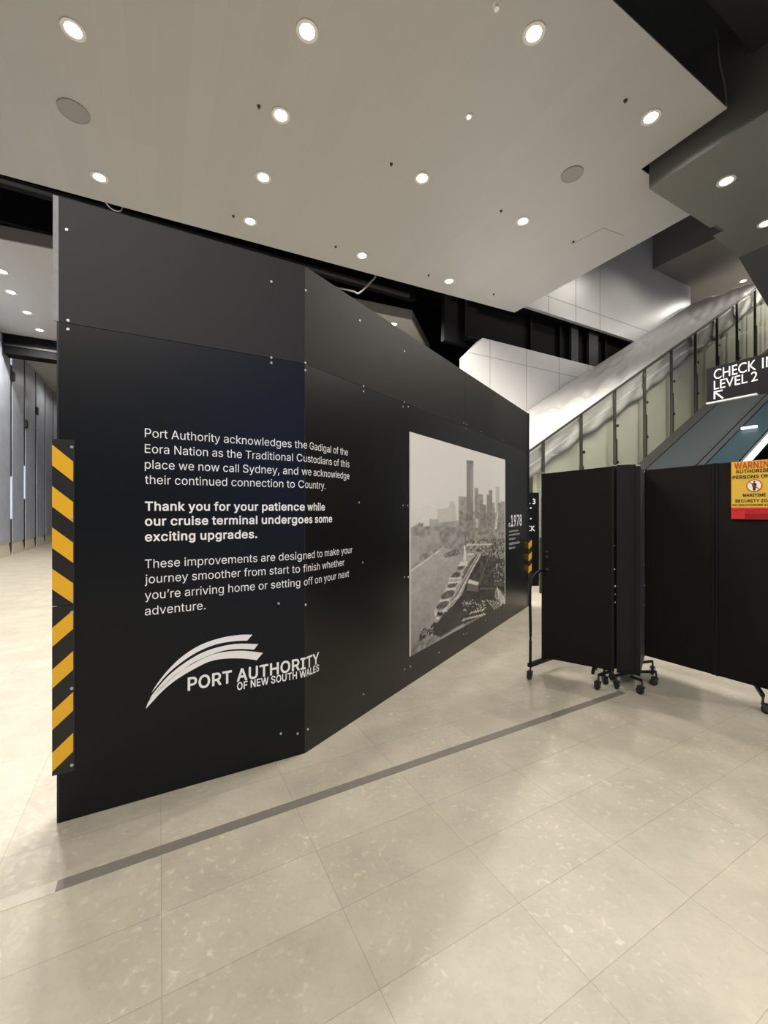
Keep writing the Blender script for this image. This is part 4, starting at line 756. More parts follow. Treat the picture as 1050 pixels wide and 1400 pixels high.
# black steelwork seen in the slots between the ceilings
b = bmn(); box_uv(b, -16, 8.55, 8.6, 12.2, 8.6, 8.7); box_uv(b, 8.5, 12, 9.3, 12.2, 8.6, 8.7); box_uv(b, -16, 5, 16.9, 19.3, 7.7, 7.75)
box_uv(b, -16, 7, 10.9, 11.0, 7.25, 8.6)
struct('ceiling_slot', b, M['steel'])
b = bmn()
box_uv(b, -14, 6.3, 9.75, 9.95, 7.35, 8.55)
box_uv(b, -14, 6.3, 9.55, 10.15, 8.45, 8.5)
struct('beam_over_slot', b, M['steel'])
b = bmn(); box_uv(b, -14, 6.0, 9.60, 9.72, 7.30, 7.36); box_uv(b, -4.25, 4, 16.99, 17.01, 6.62, 6.68)
struct('trim_11', b, M['steel2'])
b = bmn()
box_uv(b, -4.25, 4, 17.02, 17.5, 6.38, 7.6)
box_uv(b, -4.25, 4, 17.0, 17.03, 6.38, 6.42)
struct('beam_beyond', b, M['steel'])
# black wall and steel studs between second bay and white wall
b = bmn()
box_uv(b, 6.65, 12, 12.0, 12.15, 0, 8.6)
for u in (7.3, 8.6, 9.7):
    box_uv(b, u, u + 0.06, 11.9, 12.02, 0, 8.6)
box_uv(b, 6.65, 12, 11.9, 12.02, 6.9, 6.96)
struct('wall_back', b, M['steel'])
b = bmn(); box_uv(b, 6.95, 26, 9.35, 9.5, 6.2, 8.6)
for u in (7.6, 10.2, 11.55, 13.9):
    box_uv(b, u, u + 0.08, 9.25, 9.36, 6.3, 7.75)
for z in (6.33, 7.62):
    box_uv(b, 7.6, 26, 9.12, 9.36, z, z + 0.06)
struct('beam_back', b, M['steel'])
b = bmn()
for u0, u1 in ((12.05, 12.4), (12.95, 13.45)):
    box_uv(b, u0, u1, 9.20, 9.30, 6.4, 7.62)
struct('pillar_back', b, M['steel2'])
# dark roof and outer walls of the hall
b = bmn(); box_uv(b, -18, 32, -15, 35, 15.0, 15.2)
struct('ceiling_roof', b, M['steel2'])
b = bmn(); box_uv(b, -18, 32, 35, 35.2, 0, 15)
struct('wall_far', b, M['steel2'])
b = bmn(); box_uv(b, 32, 32.2, -15, 35, 0, 15)
struct('wall_right', b, M['steel2'])
b = bmn(); box_uv(b, -18, 2.0, -15.2, -15, 0, 15); box_uv(b, 9.0, 32, -15.2, -15, 0, 15); box_uv(b, 2.0, 9.0, -15.2, -15, 8.2, 15); box_uv(b, 2.0, 9.0, -15.2, -15, 0, 1.8)
for u in (3.75, 5.5, 7.25):
    box_uv(b, u - 0.05, u + 0.05, -15.2, -15, 1.8, 8.2)
struct('wall_near', b, M['steel2'])
b = bmn(); box_uv(b, 2.0, 9.0, -15.12, -15.08, 1.8, 8.2)
struct('window_2', b, M['dusk'])
# black void to the right of the main ceiling
b = bmn(); box_uv(b, -14, 12, -8, 2.9, 9.2, 9.3)
struct('ceiling_void', b, M['steel'])
b = bmn()
box_uv(b, 2.0, 7.6, 1.95, 2.55, 7.6, 8.3)
struct('beam_in_void', b, M['steel2'])
b = bmn(); box_uv(b, 6.0, 6.45, -4, 1.95, 7.3, 8.2)
box_uv(b, 7.45, 7.55, -4, 2.7, 7.0, 8.8)
struct('beam_across_void', b, M['steel2'])
# soffit by the escalator, with a deep fascia, and the sloping soffit behind it
b = bmn(); slab(b, [W(6.99, 3.89, 0), W(8.95, 3.89, 0), W(8.95, 3.80, 0), W(9.25, 3.80, 0), W(9.25, 3.98, 0), W(10.5, 4.07, 0), W(10.5, -3, 0), W(6.99, -3, 0)], 6.70, 6.712)
struct('ceiling_right', b, M['soffit'])
b = bmn()
box_uv(b, 6.985, 7.03, -3, 3.89, 6.705, 8.2)
box_uv(b, 7.03, 10.5, 3.80, 3.86, 6.712, 8.2)
struct('trim_4', b, M['soffit_dark'])
b = bmn()
hexa(b, [W(10.5, -3, 6.7), W(10.5, 4.07, 6.7), W(12.9, 4.07, 5.47), W(12.9, -3, 5.47), W(10.5, -3, 6.9), W(10.5, 4.07, 6.9), W(12.9, 4.07, 5.67), W(12.9, -3, 5.67)])
struct('ceiling_sloping', b, M['soffit_dark'])
# upper storey over the stair
b = bmn(); box_uv(b, 16.5, 30, 2, 9.0, 10.6, 10.7); box_uv(b, 19.1, 30, 9.0, 16, 10.6, 10.7)
struct('ceiling_upper', b, M['upper_soffit'])
b = bmn(); box_uv(b, 16.4, 16.5, 2, 9.0, 10.6, 15)
struct('wall_upper', b, M['upper_soffit'])
b = bmn(); box_uv(b, 19.35, 30, 2, 16, 8.0, 8.2)
struct('floor_landing', b, M['wall_white'])
b = bmn(); box_uv(b, 29.8, 30, 2, 16, 6, 10.6)
struct('wall_landing', b, M['upper_soffit'])
# white walls beside the stair
b = bmn()
VW = 9.0
zr = lambda u: 2.92 + 0.5774 * (u - 6.98)
pts = [W(7.37, VW, 0), W(22, VW, 0), W(22, VW, 6.35), W(8.03, VW, 6.35), W(7.37, VW, 5.71)]
extrude_poly(b, pts, W(0, 0.2, 0))
o = struct('wall_stair', b, M['wall_white'])
b = bmn()
for u in (8.3, 9.75, 11.2, 12.65):
    box_uv(b, u - 0.008, u + 0.008, VW - 0.004, VW, 0.0, 6.35)
box_uv(b, 7.5, 15, VW - 0.004, VW, 5.84, 5.856)
for i in (0,):
    pass
o = struct('trim_5', b, M['joint'])
b = bmn()
box_uv(b, 8.6, 16.4, VW, VW + 0.2, 7.65, 13.5); box_uv(b, 16.4, 19.1, VW, VW + 0.2, 7.65, 10.6)
struct('wall_bulkhead', b, M['wall_white'])
b = bmn()
for u in (10.7, 12.0, 13.25):
    box_uv(b, u - 0.012, u + 0.012, VW - 0.004, VW, 7.65, 13.5)
box_uv(b, 9.0, 18.0, VW - 0.004, VW, 8.16, 8.18)
struct('trim_6', b, M['joint'])
# left wall of upright metal cladding on a pale kerb
UWL = -4.3
b = bmn(); box_uv(b, UWL - 0.35, UWL - 0.15, 2, 34, 0, 7.3)
struct('wall_left', b, M['slat_gap'])
b = bmn()
for k in range(-7, 8):
    v0 = 17.97 + 1.55 * k
    box_uv(b, UWL - 0.15, UWL, v0 + 0.14, v0 + 1.46, 0.42, 6.98)
struct('trim_7', b, M['slat'], bevel=0.01)
b = bmn()
for k in range(-7, 8):
    v0 = 17.97 + 1.55 * k
    box_uv(b, UWL - 0.14, UWL - 0.015, v0 - 0.085, v0 + 0.135, 0.0, 6.95)  # solid dark strips put in the gaps as their shade
struct('trim_10', b, M['slat_gap'])
b = bmn()
for k in range(-7, 8):
    v0 = 17.97 + 1.55 * k
    hexa(b, [W(UWL, v0 + 0.06, 0), W(UWL, v0 + 1.52, 0), W(UWL - 0.15, v0 + 1.52, 0), W(UWL - 0.15, v0 + 0.06, 0),
             W(UWL - 0.02, v0 + 0.22, 0.42), W(UWL - 0.02, v0 + 1.38, 0.42), W(UWL - 0.15, v0 + 1.38, 0.42), W(UWL - 0.15, v0 + 0.22, 0.42)])
struct('baseboard_left', b, M['kerb'])
b = bmn()
for v0, z0, z1 in ((17.97, 1.2, 2.6), (19.52, 1.9, 3.1), (17.97, 6.3, 6.6)):
    box_uv(b, UWL - 0.02, UWL - 0.005, v0 - 0.07, v0 + 0.1, z0, z1)
struct('window_1', b, M['blue_light'])
b = bmn()
for v0, z0 in ((17.97, 5.8), (21.07, 5.3), (16.42, 3.4), (19.52, 4.5)):
    box_uv(b, UWL - 0.12, UWL + 0.06, v0 - 0.05, v0 + 0.2, z0, z0 + 0.28)
struct('trim_8', b, M['steel2'])

# ------------------------------------------------------------------ DOWNLIGHTS
DL = None
def downlight(p, label, group, lamp=LAMP_W, name='downlight'):
    global DL
    p = Vector(p)
    if DL is None:
        t = thing(name, label, 'light', p, group)
        b = bmn(); ring(b, p - Vector((0, 0, 0.012)), (0, 0, 1), 0.085, 0.125, 0.014, 28); tr = obj('trim_ring', b, M['trim_ring'], t)
        b = bmn(); disc(b, p - Vector((0, 0, 0.022)), (0, 0, 1), 0.045, 0.02, 28, 0.09); ln = obj('lens', b, M['lens'], t)
        DL = (t, tr, ln)
    else:
        t = DL[0].copy(); COL.objects.link(t); t.location = p
        t['label'] = label; t['category'] = 'light'; t['group'] = group
        for c in DL[1:]:
            q = c.copy(); COL.objects.link(q); q.parent = t
    if lamp:
        lamp_at(p - Vector((0, 0, 0.06)), lamp, t)
    return t
def lamp_at(p, watts, parent=None, blend=0.5, angle=165, size=0.07):
    L = D.lights.new('downlight_lamp', 'SPOT')
    L.energy = watts; L.color = LAMP_COL
    L.spot_size = math.radians(angle); L.spot_blend = blend
    L.shadow_soft_size = size
    o = D.objects.new('downlight_lamp', L)
    COL.objects.link(o)
    o.location = Vector(p) - (wloc(parent) if parent else Vector((0, 0, 0)))
    if parent:
        o.parent = parent
    return o
G1 = 'round recessed downlights in the main ceiling'
for px, py, lab in (
    (100, 40, 'lit downlight above the plain grey speaker, in the upper left corner of the photo'),
    (420, 42, 'middle of the three big lit downlights along the top edge of the photo'),
    (730, 45, 'rightmost of the three big lit downlights along the top edge of the photo'),
    (384, 157, 'lit downlight second down in the column of four running to the hoarding'),
    (890, 160, 'lit downlight nearest the right corner of the main ceiling by the black void'),
    (136, 242, 'lit downlight directly above the top left corner of the black hoarding and the loose cable'),
    (360, 242, 'lit downlight third down in the column of four over the hoarding'),
    (577, 243, 'lit downlight in the middle of the main ceiling, left of the white rimmed speaker'),
    (342, 302, 'lit downlight lowest in the column of four, near the hoarding top edge'),
    (495, 349, 'lit downlight by the black slot, above the bend in the grey conduit'),
    (614, 384, 'lit downlight nearest the far pointed corner of the main ceiling'),
    (715, 302, 'lit downlight below and left of the white rimmed speaker'),
):
    downlight(at_z(px, py, ZC), lab, G1)
G2 = 'downlights in the ceiling bay beyond the black slot'
for px, py, lab in (
    (3, 371, 'small lit downlight of the far bay cut by the left photo edge'),
    (15, 399, 'small lit downlight of the far bay, second from the left photo edge'),
    (37, 427, 'small lit downlight of the far bay, third of the four left of the hoarding'),
    (54, 451, 'small lit downlight of the far bay closest to the hoarding edge'),
    (538, 443, 'small lit downlight peeping over the sloping top edge of the hoarding'),
):
    downlight(at_z(px, py, ZC), lab, G2)
G3 = 'downlights in the grey soffit by the escalator'
downlight(at_z(993, 247, 6.7), 'lit warm downlight in the grey soffit at the right, the larger one', G3, lamp=230)
downlight(at_z(1047, 305, 6.7), 'lit warm downlight in the grey soffit cut by the right photo edge', G3, lamp=230)
G4 = 'downlights over the top of the stair'
downlight(at_z(1016, 384, 10.6), 'tiny lit downlight high over the top of the stair, upper of two', G4, lamp=220)
downlight(at_z(1017, 397, 10.6), 'tiny lit downlight high over the top of the stair, lower of two', G4, lamp=220)
# unseen lamps, no fittings: bays outside the frame, then added soffit and stair fill
for u, v in ((-3.2, 5.88), (-3.2, 8.2), (-5.5, 5.8), (-3.2, 3.4)):
    lamp_at(W(u, v, ZC - 0.06), LAMP_W * 0.12)
for u, v in ((-3, 14.5), (0.5, 14.5), (0.5, 12.3), (3.5, 12.3), (3.5, 14.5), (-3, 22), (-3, 26)):
    lamp_at(W(u, v, ZC - 0.06), LAMP_W * 0.25)
b = bmn(); slab(b, [W(-14, -12, 0), W(6.9, -12, 0), W(6.9, 0.4, 0), W(-14, 0.4, 0)], ZC, ZC + 0.12)
struct('ceiling_near', b, M['planks'])
for u in (-5.5, -3.2, -0.87, 1.5, 3.83, 6.1):
    for v, k in ((-0.6, 0.15), (-3.0, 0.6), (-5.4, 0.9)):
        lamp_at(W(u, v, ZC - 0.06), LAMP_W * k * (0.15 if u > 3 else 0.4 if u > 0 else 2.2 if v > -1 else 1.2))
for u, v in ((7.9, 1.35), (9.7, 1.35), (7.9, -0.5), (9.7, -0.5)):
    lamp_at(W(u, v, 6.64), 90)  # added fill that brightens the hoarding's right face and the stair glass
lamp_at(W(11, 7.3, 9.8), 150, size=0.2)  # added lamps with no fitting, lighting the sheet and bulkhead
lamp_at(W(14.5, 7.0, 10.3), 70, size=0.2)
for u, v, k in ((17.4, 4.2, 400), (20.5, 4.2, 400)):
    lamp_at(W(u, v, 10.54), k)  # added fill for the upper stretch of the stair glass

# small fittings of the main ceiling
def speaker(px, py, label, m_face, r):
    p = at_z(px, py, ZC)
    t = thing('ceiling_speaker', label, 'speaker', p, 'round ceiling speakers')
    b = bmn(); disc(b, p - Vector((0, 0, 0.010)), (0, 0, 1), r * 0.9, 0.010, 32); obj('grille', b, m_face, t)
    b = bmn(); ring(b, p - Vector((0, 0, 0.014)), (0, 0, 1), r * 0.9, r, 0.014, 40); obj('rim', b, M['speaker_rim'] if m_face == M['planks'] else M['speaker'], t)
speaker(101, 152, 'plain grey round ceiling speaker in the left part of the ceiling', M['speaker'], 0.19)
speaker(782, 238, 'round ceiling speaker with thin white rim in the right part of the ceiling', M['speaker'], 0.17)
p = at_z(679, 6, ZC)
t = thing('ceiling_sprinkler', 'chrome sprinkler head at the top edge of the photo', 'sprinkler', p)
b = bmn(); disc(b, p - Vector((0, 0, 0.008)), (0, 0, 1), 0.045, 0.008, 24); obj('escutcheon', b, M['trim_ring'], t)
b = bmn(); disc(b, p - Vector((0, 0, 0.05)), (0, 0, 1), 0.012, 0.045, 12); disc(b, p - Vector((0, 0, 0.054)), (0, 0, 1), 0.028, 0.005, 16); obj('deflector', b, M['chrome'], t)
p = at_z(641, 159, ZC)
t = thing('ceiling_lamp', 'tiny lit pin lamp between the big downlights in the middle of the ceiling', 'light', p)
b = bmn(); disc(b, p - Vector((0, 0, 0.016)), (0, 0, 1), 0.025, 0.016, 16); obj('lens', b, emit_mat('pin_lamp_lens', (1, 0.92, 0.8), 5.0), t)
b = bmn(); ring(b, p - Vector((0, 0, 0.012)), (0, 0, 1), 0.025, 0.05, 0.012, 24); obj('trim_ring', b, M['trim_ring'], t)
for px, py, lab in (
    (354, 145, 'tiny dark ceiling sensor left of the second downlight over the hoarding'),
    (535, 224, 'tiny dark ceiling sensor above and left of the middle downlight'),
    (319, 295, 'tiny dark ceiling sensor left of the downlight nearest the hoarding top'),
    (459, 337, 'tiny dark ceiling sensor above the black slot, left of a downlight'),
    (586, 376, 'tiny dark ceiling sensor left of the downlight nearest the far ceiling corner'),
    (685, 288, 'tiny dark ceiling sensor left of the downlight below the speaker'),
    (784, 330, 'tiny dark ceiling sensor by the access panel line at the far ceiling edge'),
    (855, 137, 'tiny dark ceiling sensor above the downlight nearest the right ceiling corner'),
    (675, 402, 'tiny dark ceiling sensor close to the far pointed ceiling corner'),
):
    p = at_z(px, py, ZC)
    b = bmn(); disc(b, p - Vector((0, 0, 0.03)), (0, 0, 1), 0.016, 0.03, 12, 0.026)
    tag(obj('ceiling_sensor', b, M['sensor'], loc=p), lab, 'sensor', 'small dark ceiling sensors')
# access panel lines
b = bmn()
for q0, q1 in (((781, 334), (825, 312)), ((825, 312), (853, 322))):
    a, c = at_z(*q0, ZC - 0.002), at_z(*q1, ZC - 0.002)
    d = (c - a).normalized(); n = Vector((-d.y, d.x, 0)) * 0.008
    hexa(b, [a - n, c - n, c + n, a + n, a - n + Vector((0, 0, 0.003)), c - n + Vector((0, 0, 0.003)), c + n + Vector((0, 0, 0.003)), a + n + Vector((0, 0, 0.003))])
struct('trim_9', b, M['fascia'])

# loose cables and conduit
def bez(pts, n=8):
    out = []
    P = [Vector(p) for p in pts]
    for i in range(len(P) - 1):
        p0 = P[max(i - 1, 0)]; p1 = P[i]; p2 = P[i + 1]; p3 = P[min(i + 2, len(P) - 1)]
        for k in range(n):
            t = k / n
            out.append(0.5 * ((2 * p1) + (p2 - p0) * t + (2 * p0 - 5 * p1 + 4 * p2 - p3) * t * t + (3 * p1 - p0 - 3 * p2 + p3) * t ** 3))
    out.append(P[-1])
    return out
q = at_z(142, 272.5, ZC)
Yc = q.y + 0.05
b = bmn(); tube(b, bez([at_y(141, 270, Yc), at_y(146, 279, Yc), at_y(155, 287, Yc + .1), at_y(165, 288, Yc + .2), at_y(168, 280, Yc + .3)]), 0.010, 8)
tag(obj('hanging_cable', b, M['cable'], loc=q, smooth=True), 'thin white cable hanging in a loop from the ceiling edge above the hoarding', 'cable')
Yc = 9.9
b = bmn(); tube(b, bez([at_y(440, 387, Yc), at_y(455, 392, Yc), at_y(482, 398, Yc), at_y(490, 401, Yc), at_y(500, 393, Yc), at_y(508, 384, Yc), at_y(512, 380, Yc + .05), at_y(513, 370, Yc + .05), at_y(513, 291.2, Yc + .05)]), 0.022, 8)
tag(obj('pipe_conduit', b, M['conduit'], loc=at_y(490, 401, Yc), smooth=True), 'grey bent conduit in the black slot above the hoarding', 'conduit')
b = bmn(); tube(b, bez([at_y(980, 40, 5.9), at_y(984, 85, 5.85), at_y(991, 120, 5.8), at_y(993, 146, 5.72)]), 0.012, 8)
tag(obj('hanging_wire', b, M['conduit'], loc=at_y(993, 146, 5.72), smooth=True), 'thin grey cable dropping to the ceiling corner in the dark void', 'cable')

# ------------------------------------------------------------------ HOARDING
HA = Vector((-1.556, 1.990, 0))
d1 = Vector((0.8816, 0.4720, 0)).normalized()
L1 = 1.2135
HB = HA + d1 * L1
HD = Vector((2.239, 6.466, 0))
d2 = (HD - HB).normalized()
L2 = (HD - HB).length
n1 = Vector((d1.y, -d1.x, 0)); n2 = Vector((d2.y, -d2.x, 0))
ZS, ZT = 2.4, 3.0
def H(s, z, off=0.0):
    if s <= L1:
        p = HA + d1 * s + n1 * off
    else:
        p = HB + d2 * (s - L1) + n2 * off
    return Vector((p.x, p.y, z))
def hs(px, py):
    s, z = on_plane(px, py, HA, d1)
    if s > L1 or s < -0.5:
        s, z = on_plane(px, py, HB, d2)
        s += L1
    return s, z
hoard = thing('site_hoarding', 'tall black angled site hoarding with white lettering and a harbour photo', 'hoarding', HB)
def panel(p0, d, n, s0, s1, z0, z1, m, label=None):
    b = bmn()
    g = 0.0012; th = 0.018
    a = p0 + d * (s0 + g); c = p0 + d * (s1 - g)
    V = lambda p, z: Vector((p.x, p.y, z))
    hexa(b, [V(a, z0 + g), V(c, z0 + g), V(c - n * th, z0 + g), V(a - n * th, z0 + g), V(a, z1 - g), V(c, z1 - g), V(c - n * th, z1 - g), V(a - n * th, z1 - g)])
    o = obj('panel', b, m, hoard)
    if label:
        o['label'] = label
    return o
PAN = {}
PAN['l0'] = panel(HA, d1, n1, 0.0, L1, 0.0, ZS, M['black'])
PAN['l1'] = panel(HA, d1, n1, 0.0, L1, ZS, ZT, M['upper'], 'charcoal grey upper panel')
w4 = L2 / 4
for i in range(4):
    PAN['r%d' % i] = panel(HB, d2, n2, i * w4, (i + 1) * w4, 0.0, ZS, M['olive'])
for i in range(2):
    PAN['t%d' % i] = panel(HB, d2, n2, i * 2 * w4, (i + 1) * 2 * w4, ZS, ZT, M['olive_top'])
# studs behind the seams
def stud(p0, d, n, s, z0, z1, w=0.07):
    b = bmn()
    c = p0 + d * s - n * (0.018 + 0.036)
    box_xyz(b, (c.x, c.y, (z0 + z1) / 2), d, n, Vector((0, 0, 1)), w, 0.07, z1 - z0)
    return obj('stud', b, M['stud'], hoard)
stud(HA, d1, n1, 0.05, 0, ZT); stud(HA, d1, n1, L1 - 0.06, 0, ZT)
for i in range(1, 4):
    stud(HB, d2, n2, i * w4, 0, ZT - 0.01)
stud(HB, d2, n2, L2 - 0.05, 0, ZT - 0.01)
stud(HB, d2, n2, 0.07, 0, ZT - 0.01)
b = bmn()
for p0, d, n, L in ((HA, d1, n1, L1), (HB, d2, n2, L2)):
    c = p0 + d * (L / 2) - n * 0.054
    box_xyz(b, (c.x, c.y, ZS), d, n, Vector((0, 0, 1)), L - 0.2, 0.07, 0.07)
obj('rail', b, M['stud'], hoard)
# pale raw edge strip at the left of the upper panel
b = bmn()
box_xyz(b, Vector((0, 0, (ZS + ZT) / 2)) + Vector((HA.x, HA.y, 0)) - d1 * 0.0105 - n1 * 0.006, d1, n1, Vector((0, 0, 1)), 0.022, 0.016, ZT - ZS - 0.004)
o = obj('edge_strip', b, M['edge'], hoard); o['label'] = 'pale grey raw edge strip'
b = bmn()
box_xyz(b, Vector((0, 0, ZS / 2)) + HA - d1 * 0.004 - n1 * 0.01, d1, n1, Vector((0, 0, 1)), 0.007, 0.016, ZS - 0.004)
obj('edge_strip', b, M['hz_black'], hoard)
# dark corner bead between the two faces
b = bmn(); tube(b, [Vector((HB.x, HB.y, 0.01)) - (n1 + n2) * 0.0009, Vector((HB.x, HB.y, ZT - 0.003)) - (n1 + n2) * 0.0009], 0.0014, 8)
obj('corner_bead', b, M['frame2'], hoard)
# right return with hazard tape: short end panel
b = bmn()
box_xyz(b, (HD.x + 0.012, HD.y + 0.012, ZT / 2), Vector((1, 0, 0)), Vector((0, 1, 0)), Vector((0, 0, 1)), 0.016, 0.02, ZT)
obj('end_strip', b, M['olive'], hoard)

# screw heads, each a sub-part of its panel
def screw(px, py, key, r=0.0075):
    s, z = hs(px, py)
    n = n1 if s <= L1 else n2
    p = H(s, z, 0.0)
    b = bmn(); disc(b, p, n, r, 0.0025, 12, r * 0.8)
    obj('screw', b, M['screw'], PAN[key])
for px, py, key in (
    (91, 314, 'l1'), (93, 438, 'l1'), (371, 385, 'l1'), (371, 489, 'l1'),
    (93, 450, 'l0'), (371, 496, 'l0'), (381, 825, 'l0'), (384, 1003, 'l0'), (407, 1003, 'l0'),
    (418, 397, 't0'), (492, 438, 't0'), (553, 480, 't0'), (417.5, 496, 't0'), (497, 528, 't0'), (553, 550, 't0'),
    (417.5, 506, 'r0'), (497, 535, 'r0'), (418, 827, 'r0'), (421, 997, 'r0'), (491, 687, 'r0'), (496, 769, 'r0'), (497, 949, 'r0'), (551, 556, 'r0'), (551, 691, 'r0'), (553, 789, 'r0'), (553, 915, 'r0'),
    (557.5, 691, 'r1'), (558, 556, 'r1'), (558, 789, 'r1'), (561, 911, 'r1'), (600, 892, 'r1'), (634, 867, 'r1'),
    (634, 578, 't0'), (638, 580, 't1'), (658, 590, 't1'), (687, 602, 't1'), (638, 866, 'r2'), (664, 848, 'r2'),
    (637, 586, 'r2'), (721, 695, 'r3'),
):
    screw(px, py, key)

# lettering in white vinyl that runs round the bend
FN = lambda s, z: H(s, z, 0.0012)
s_left = hs(198, 650)[0]
zof = lambda py: hs(198, py)[1]
def lines(name, items, cap, bold):
    b = bmn()
    for txt, py, px_end in items:
        put_text(b, txt, s_left, hs(px_end, 697)[0], zof(py), cap, FN, bold=bold, cut=L1)
    flat_obj(name, b, M['white'], hoard)
CAP = 0.0455
lines('lettering', [('Port Authority acknowledges the Gadigal of the', 597.5, 475.5), ('Eora Nation as the Traditional Custodians of this', 619, 477.5),
                    ('place we now call Sydney, and we acknowledge', 640.5, 477.5), ('their continued connection to Country.', 661.5, 445)], CAP, 0.0)
lines('lettering', [('Thank you for your patience while', 698, 444), ('our cruise terminal undergoes some', 718.5, 454), ('exciting upgrades.', 740, 351.5)], CAP, 0.018)
lines('lettering', [('These improvements are designed to make your', 777, 481.5), ('journey smoother from start to finish whether', 798, 470.5),
                    ('you\u2019re arriving home or setting off on your next', 820, 477), ('adventure.', 841.5, 281)], CAP, 0.0)
# port logo
logo_root = None
def cpx(p):
    return hs(170 + p[0] / 3.182, 560 + p[1] / 3.182)
def smooth(pts, n=6):
    q = bez([Vector((p[0], p[1], 0)) for p in pts], n)
    return [(v.x, v.y) for v in q]
b = bmn()
bands = [
    ([(118, 1232), (140, 1196), (185, 1138), (250, 1075), (330, 1024), (420, 993), (500, 980), (557, 979)],
     [(534, 1005), (480, 1007), (400, 1021), (320, 1053), (250, 1098), (190, 1148), (145, 1200)]),
    ([(108, 1258), (148, 1206), (200, 1150), (270, 1096), (350, 1052), (430, 1028), (500, 1018), (582, 1020)],
     [(564, 1044), (500, 1041), (430, 1049), (350, 1077), (280, 1113), (210, 1168), (155, 1222)]),
    ([(93, 1302), (104, 1272), (130, 1236), (172, 1196), (225, 1150), (290, 1110), (370, 1070), (440, 1053), (520, 1049), (603, 1058)],
     [(576, 1090), (520, 1083), (440, 1083), (370, 1096), (300, 1130), (230, 1172), (170, 1220), (125, 1268)]),
]
for up, lo in bands:
    U = smooth(up); Lw = smooth(lo)
    m = 22
    def resample(P, m):
        P = [Vector((p[0], p[1], 0)) for p in P]
        ds = [0]
        for i in range(1, len(P)):
            ds.append(ds[-1] + (P[i] - P[i - 1]).length)
        out = []
        for k in range(m + 1):
            t = ds[-1] * k / m
            j = max(1, min(len(P) - 1, next((i for i in range(1, len(P)) if ds[i] >= t - 1e-9), len(P) - 1)))
            f = (t - ds[j - 1]) / max(1e-9, ds[j] - ds[j - 1])
            out.append(P[j - 1].lerp(P[j], f))
        return out
    a = resample(U, m); c = resample(list(reversed(Lw)), m)
    c[0] = a[0]
    av = [b.verts.new(FN(*cpx(p))) for p in a]; cv = [b.verts.new(FN(*cpx(p))) for p in c]
    for k in range(m):
        b.faces.new([av[k], av[k + 1], cv[k + 1], cv[k]])
s0, z0 = hs(256.5, 944); s1 = hs(436, 800)[0]
put_text(b, 'PORT AUTHORITY', s0, s1, z0, hs(256.5, 927)[1] - z0, FN, bold=0.022, cut=L1)
s0, z0 = hs(324, 943.5)
put_text(b, 'OF NEW SOUTH WALES', s0, s1, z0, hs(324, 933.5)[1] - z0, FN, bold=0.012, cut=L1)
flat_obj('logo', b, M['white'], hoard)

# hazard plates on the left edge: two black plates with slanting yellow bars and zinc screws
def hazard(z0, z1, lean):
    wdt = 0.088
    sL = -0.024
    b = bmn()
    c = HA + d1 * (sL + wdt / 2) + n1 * 0.003
    box_xyz(b, (c.x, c.y, (z0 + z1) / 2), d1, n1, Vector((0, 0, 1)), wdt, 0.004, z1 - z0)
    pl = obj('hazard_plate', b, M['hz_black'], hoard)
    n = 4
    pitch = (z1 - z0) / n
    b = bmn()
    sw = 0.0815
    def G(s, z):
        p = HA + d1 * (sL + s) + n1 * 0.0058
        return Vector((p.x, p.y, z))
    for k in range(n):
        if lean > 0:      # falls to the right
            zt = z1 - 0.028 - k * pitch * 0.985
            put_poly(b, [(0, zt), (0, zt - 0.098), (sw, zt - 0.098 - 0.076), (sw, zt - 0.076)], G)
        else:             # rises to the right
            zt = z1 - 0.10 - k * pitch * 0.985
            put_poly(b, [(0, zt), (0, zt - 0.09), (sw, zt - 0.09 + 0.076), (sw, zt + 0.076)], G)
    flat_obj('yellow_stripes', b, M['yellow'], pl)['label'] = 'reflective yellow slanted bars'
    for zz in (z1 - 0.035, (z0 + z1) / 2 + (0.02 if lean > 0 else 0), z0 + 0.03):
        p = HA + d1 * (sL + wdt - 0.012) + n1 * 0.005
        b = bmn(); disc(b, (p.x, p.y, zz), n1, 0.0075, 0.003, 12, 0.006); obj('screw', b, M['screw'], pl)
ztop = on_plane(73, 600, HA, d1)[1]; zmid = on_plane(75, 829, HA, d1)[1]; zbot = on_plane(73, 1060, HA, d1)[1]
hazard(zmid + 0.001, ztop, 1)
hazard(zbot, zmid - 0.001, -1)
# hazard plate on the far end, turned towards the hall
zt = EYE + (697 - 737) / F * HD.y; zb = EYE + (697 - 800) / F * HD.y
b = bmn()
ax = Vector((1, 0, 0))
box_xyz(b, (HD.x + 0.03, HD.y + 0.002, (zt + zb) / 2), ax, Vector((0, 1, 0)), Vector((0, 0, 1)), 0.058, 0.005, zt - zb)
pl = obj('hazard_plate', b, M['hz_black'], hoard)
b = bmn()
for k in range(3):
    z_ = zt - 0.06 - k * 0.185
    put_poly(b, [(0.006, z_ - 0.10), (0.006, z_), (0.056, z_ + 0.05), (0.056, z_ - 0.05)], lambda s, z: Vector((HD.x + s, HD.y - 0.002, z)))
flat_obj('yellow_stripes', b, M['yellow'], pl)['label'] = 'reflective yellow slanted bars'

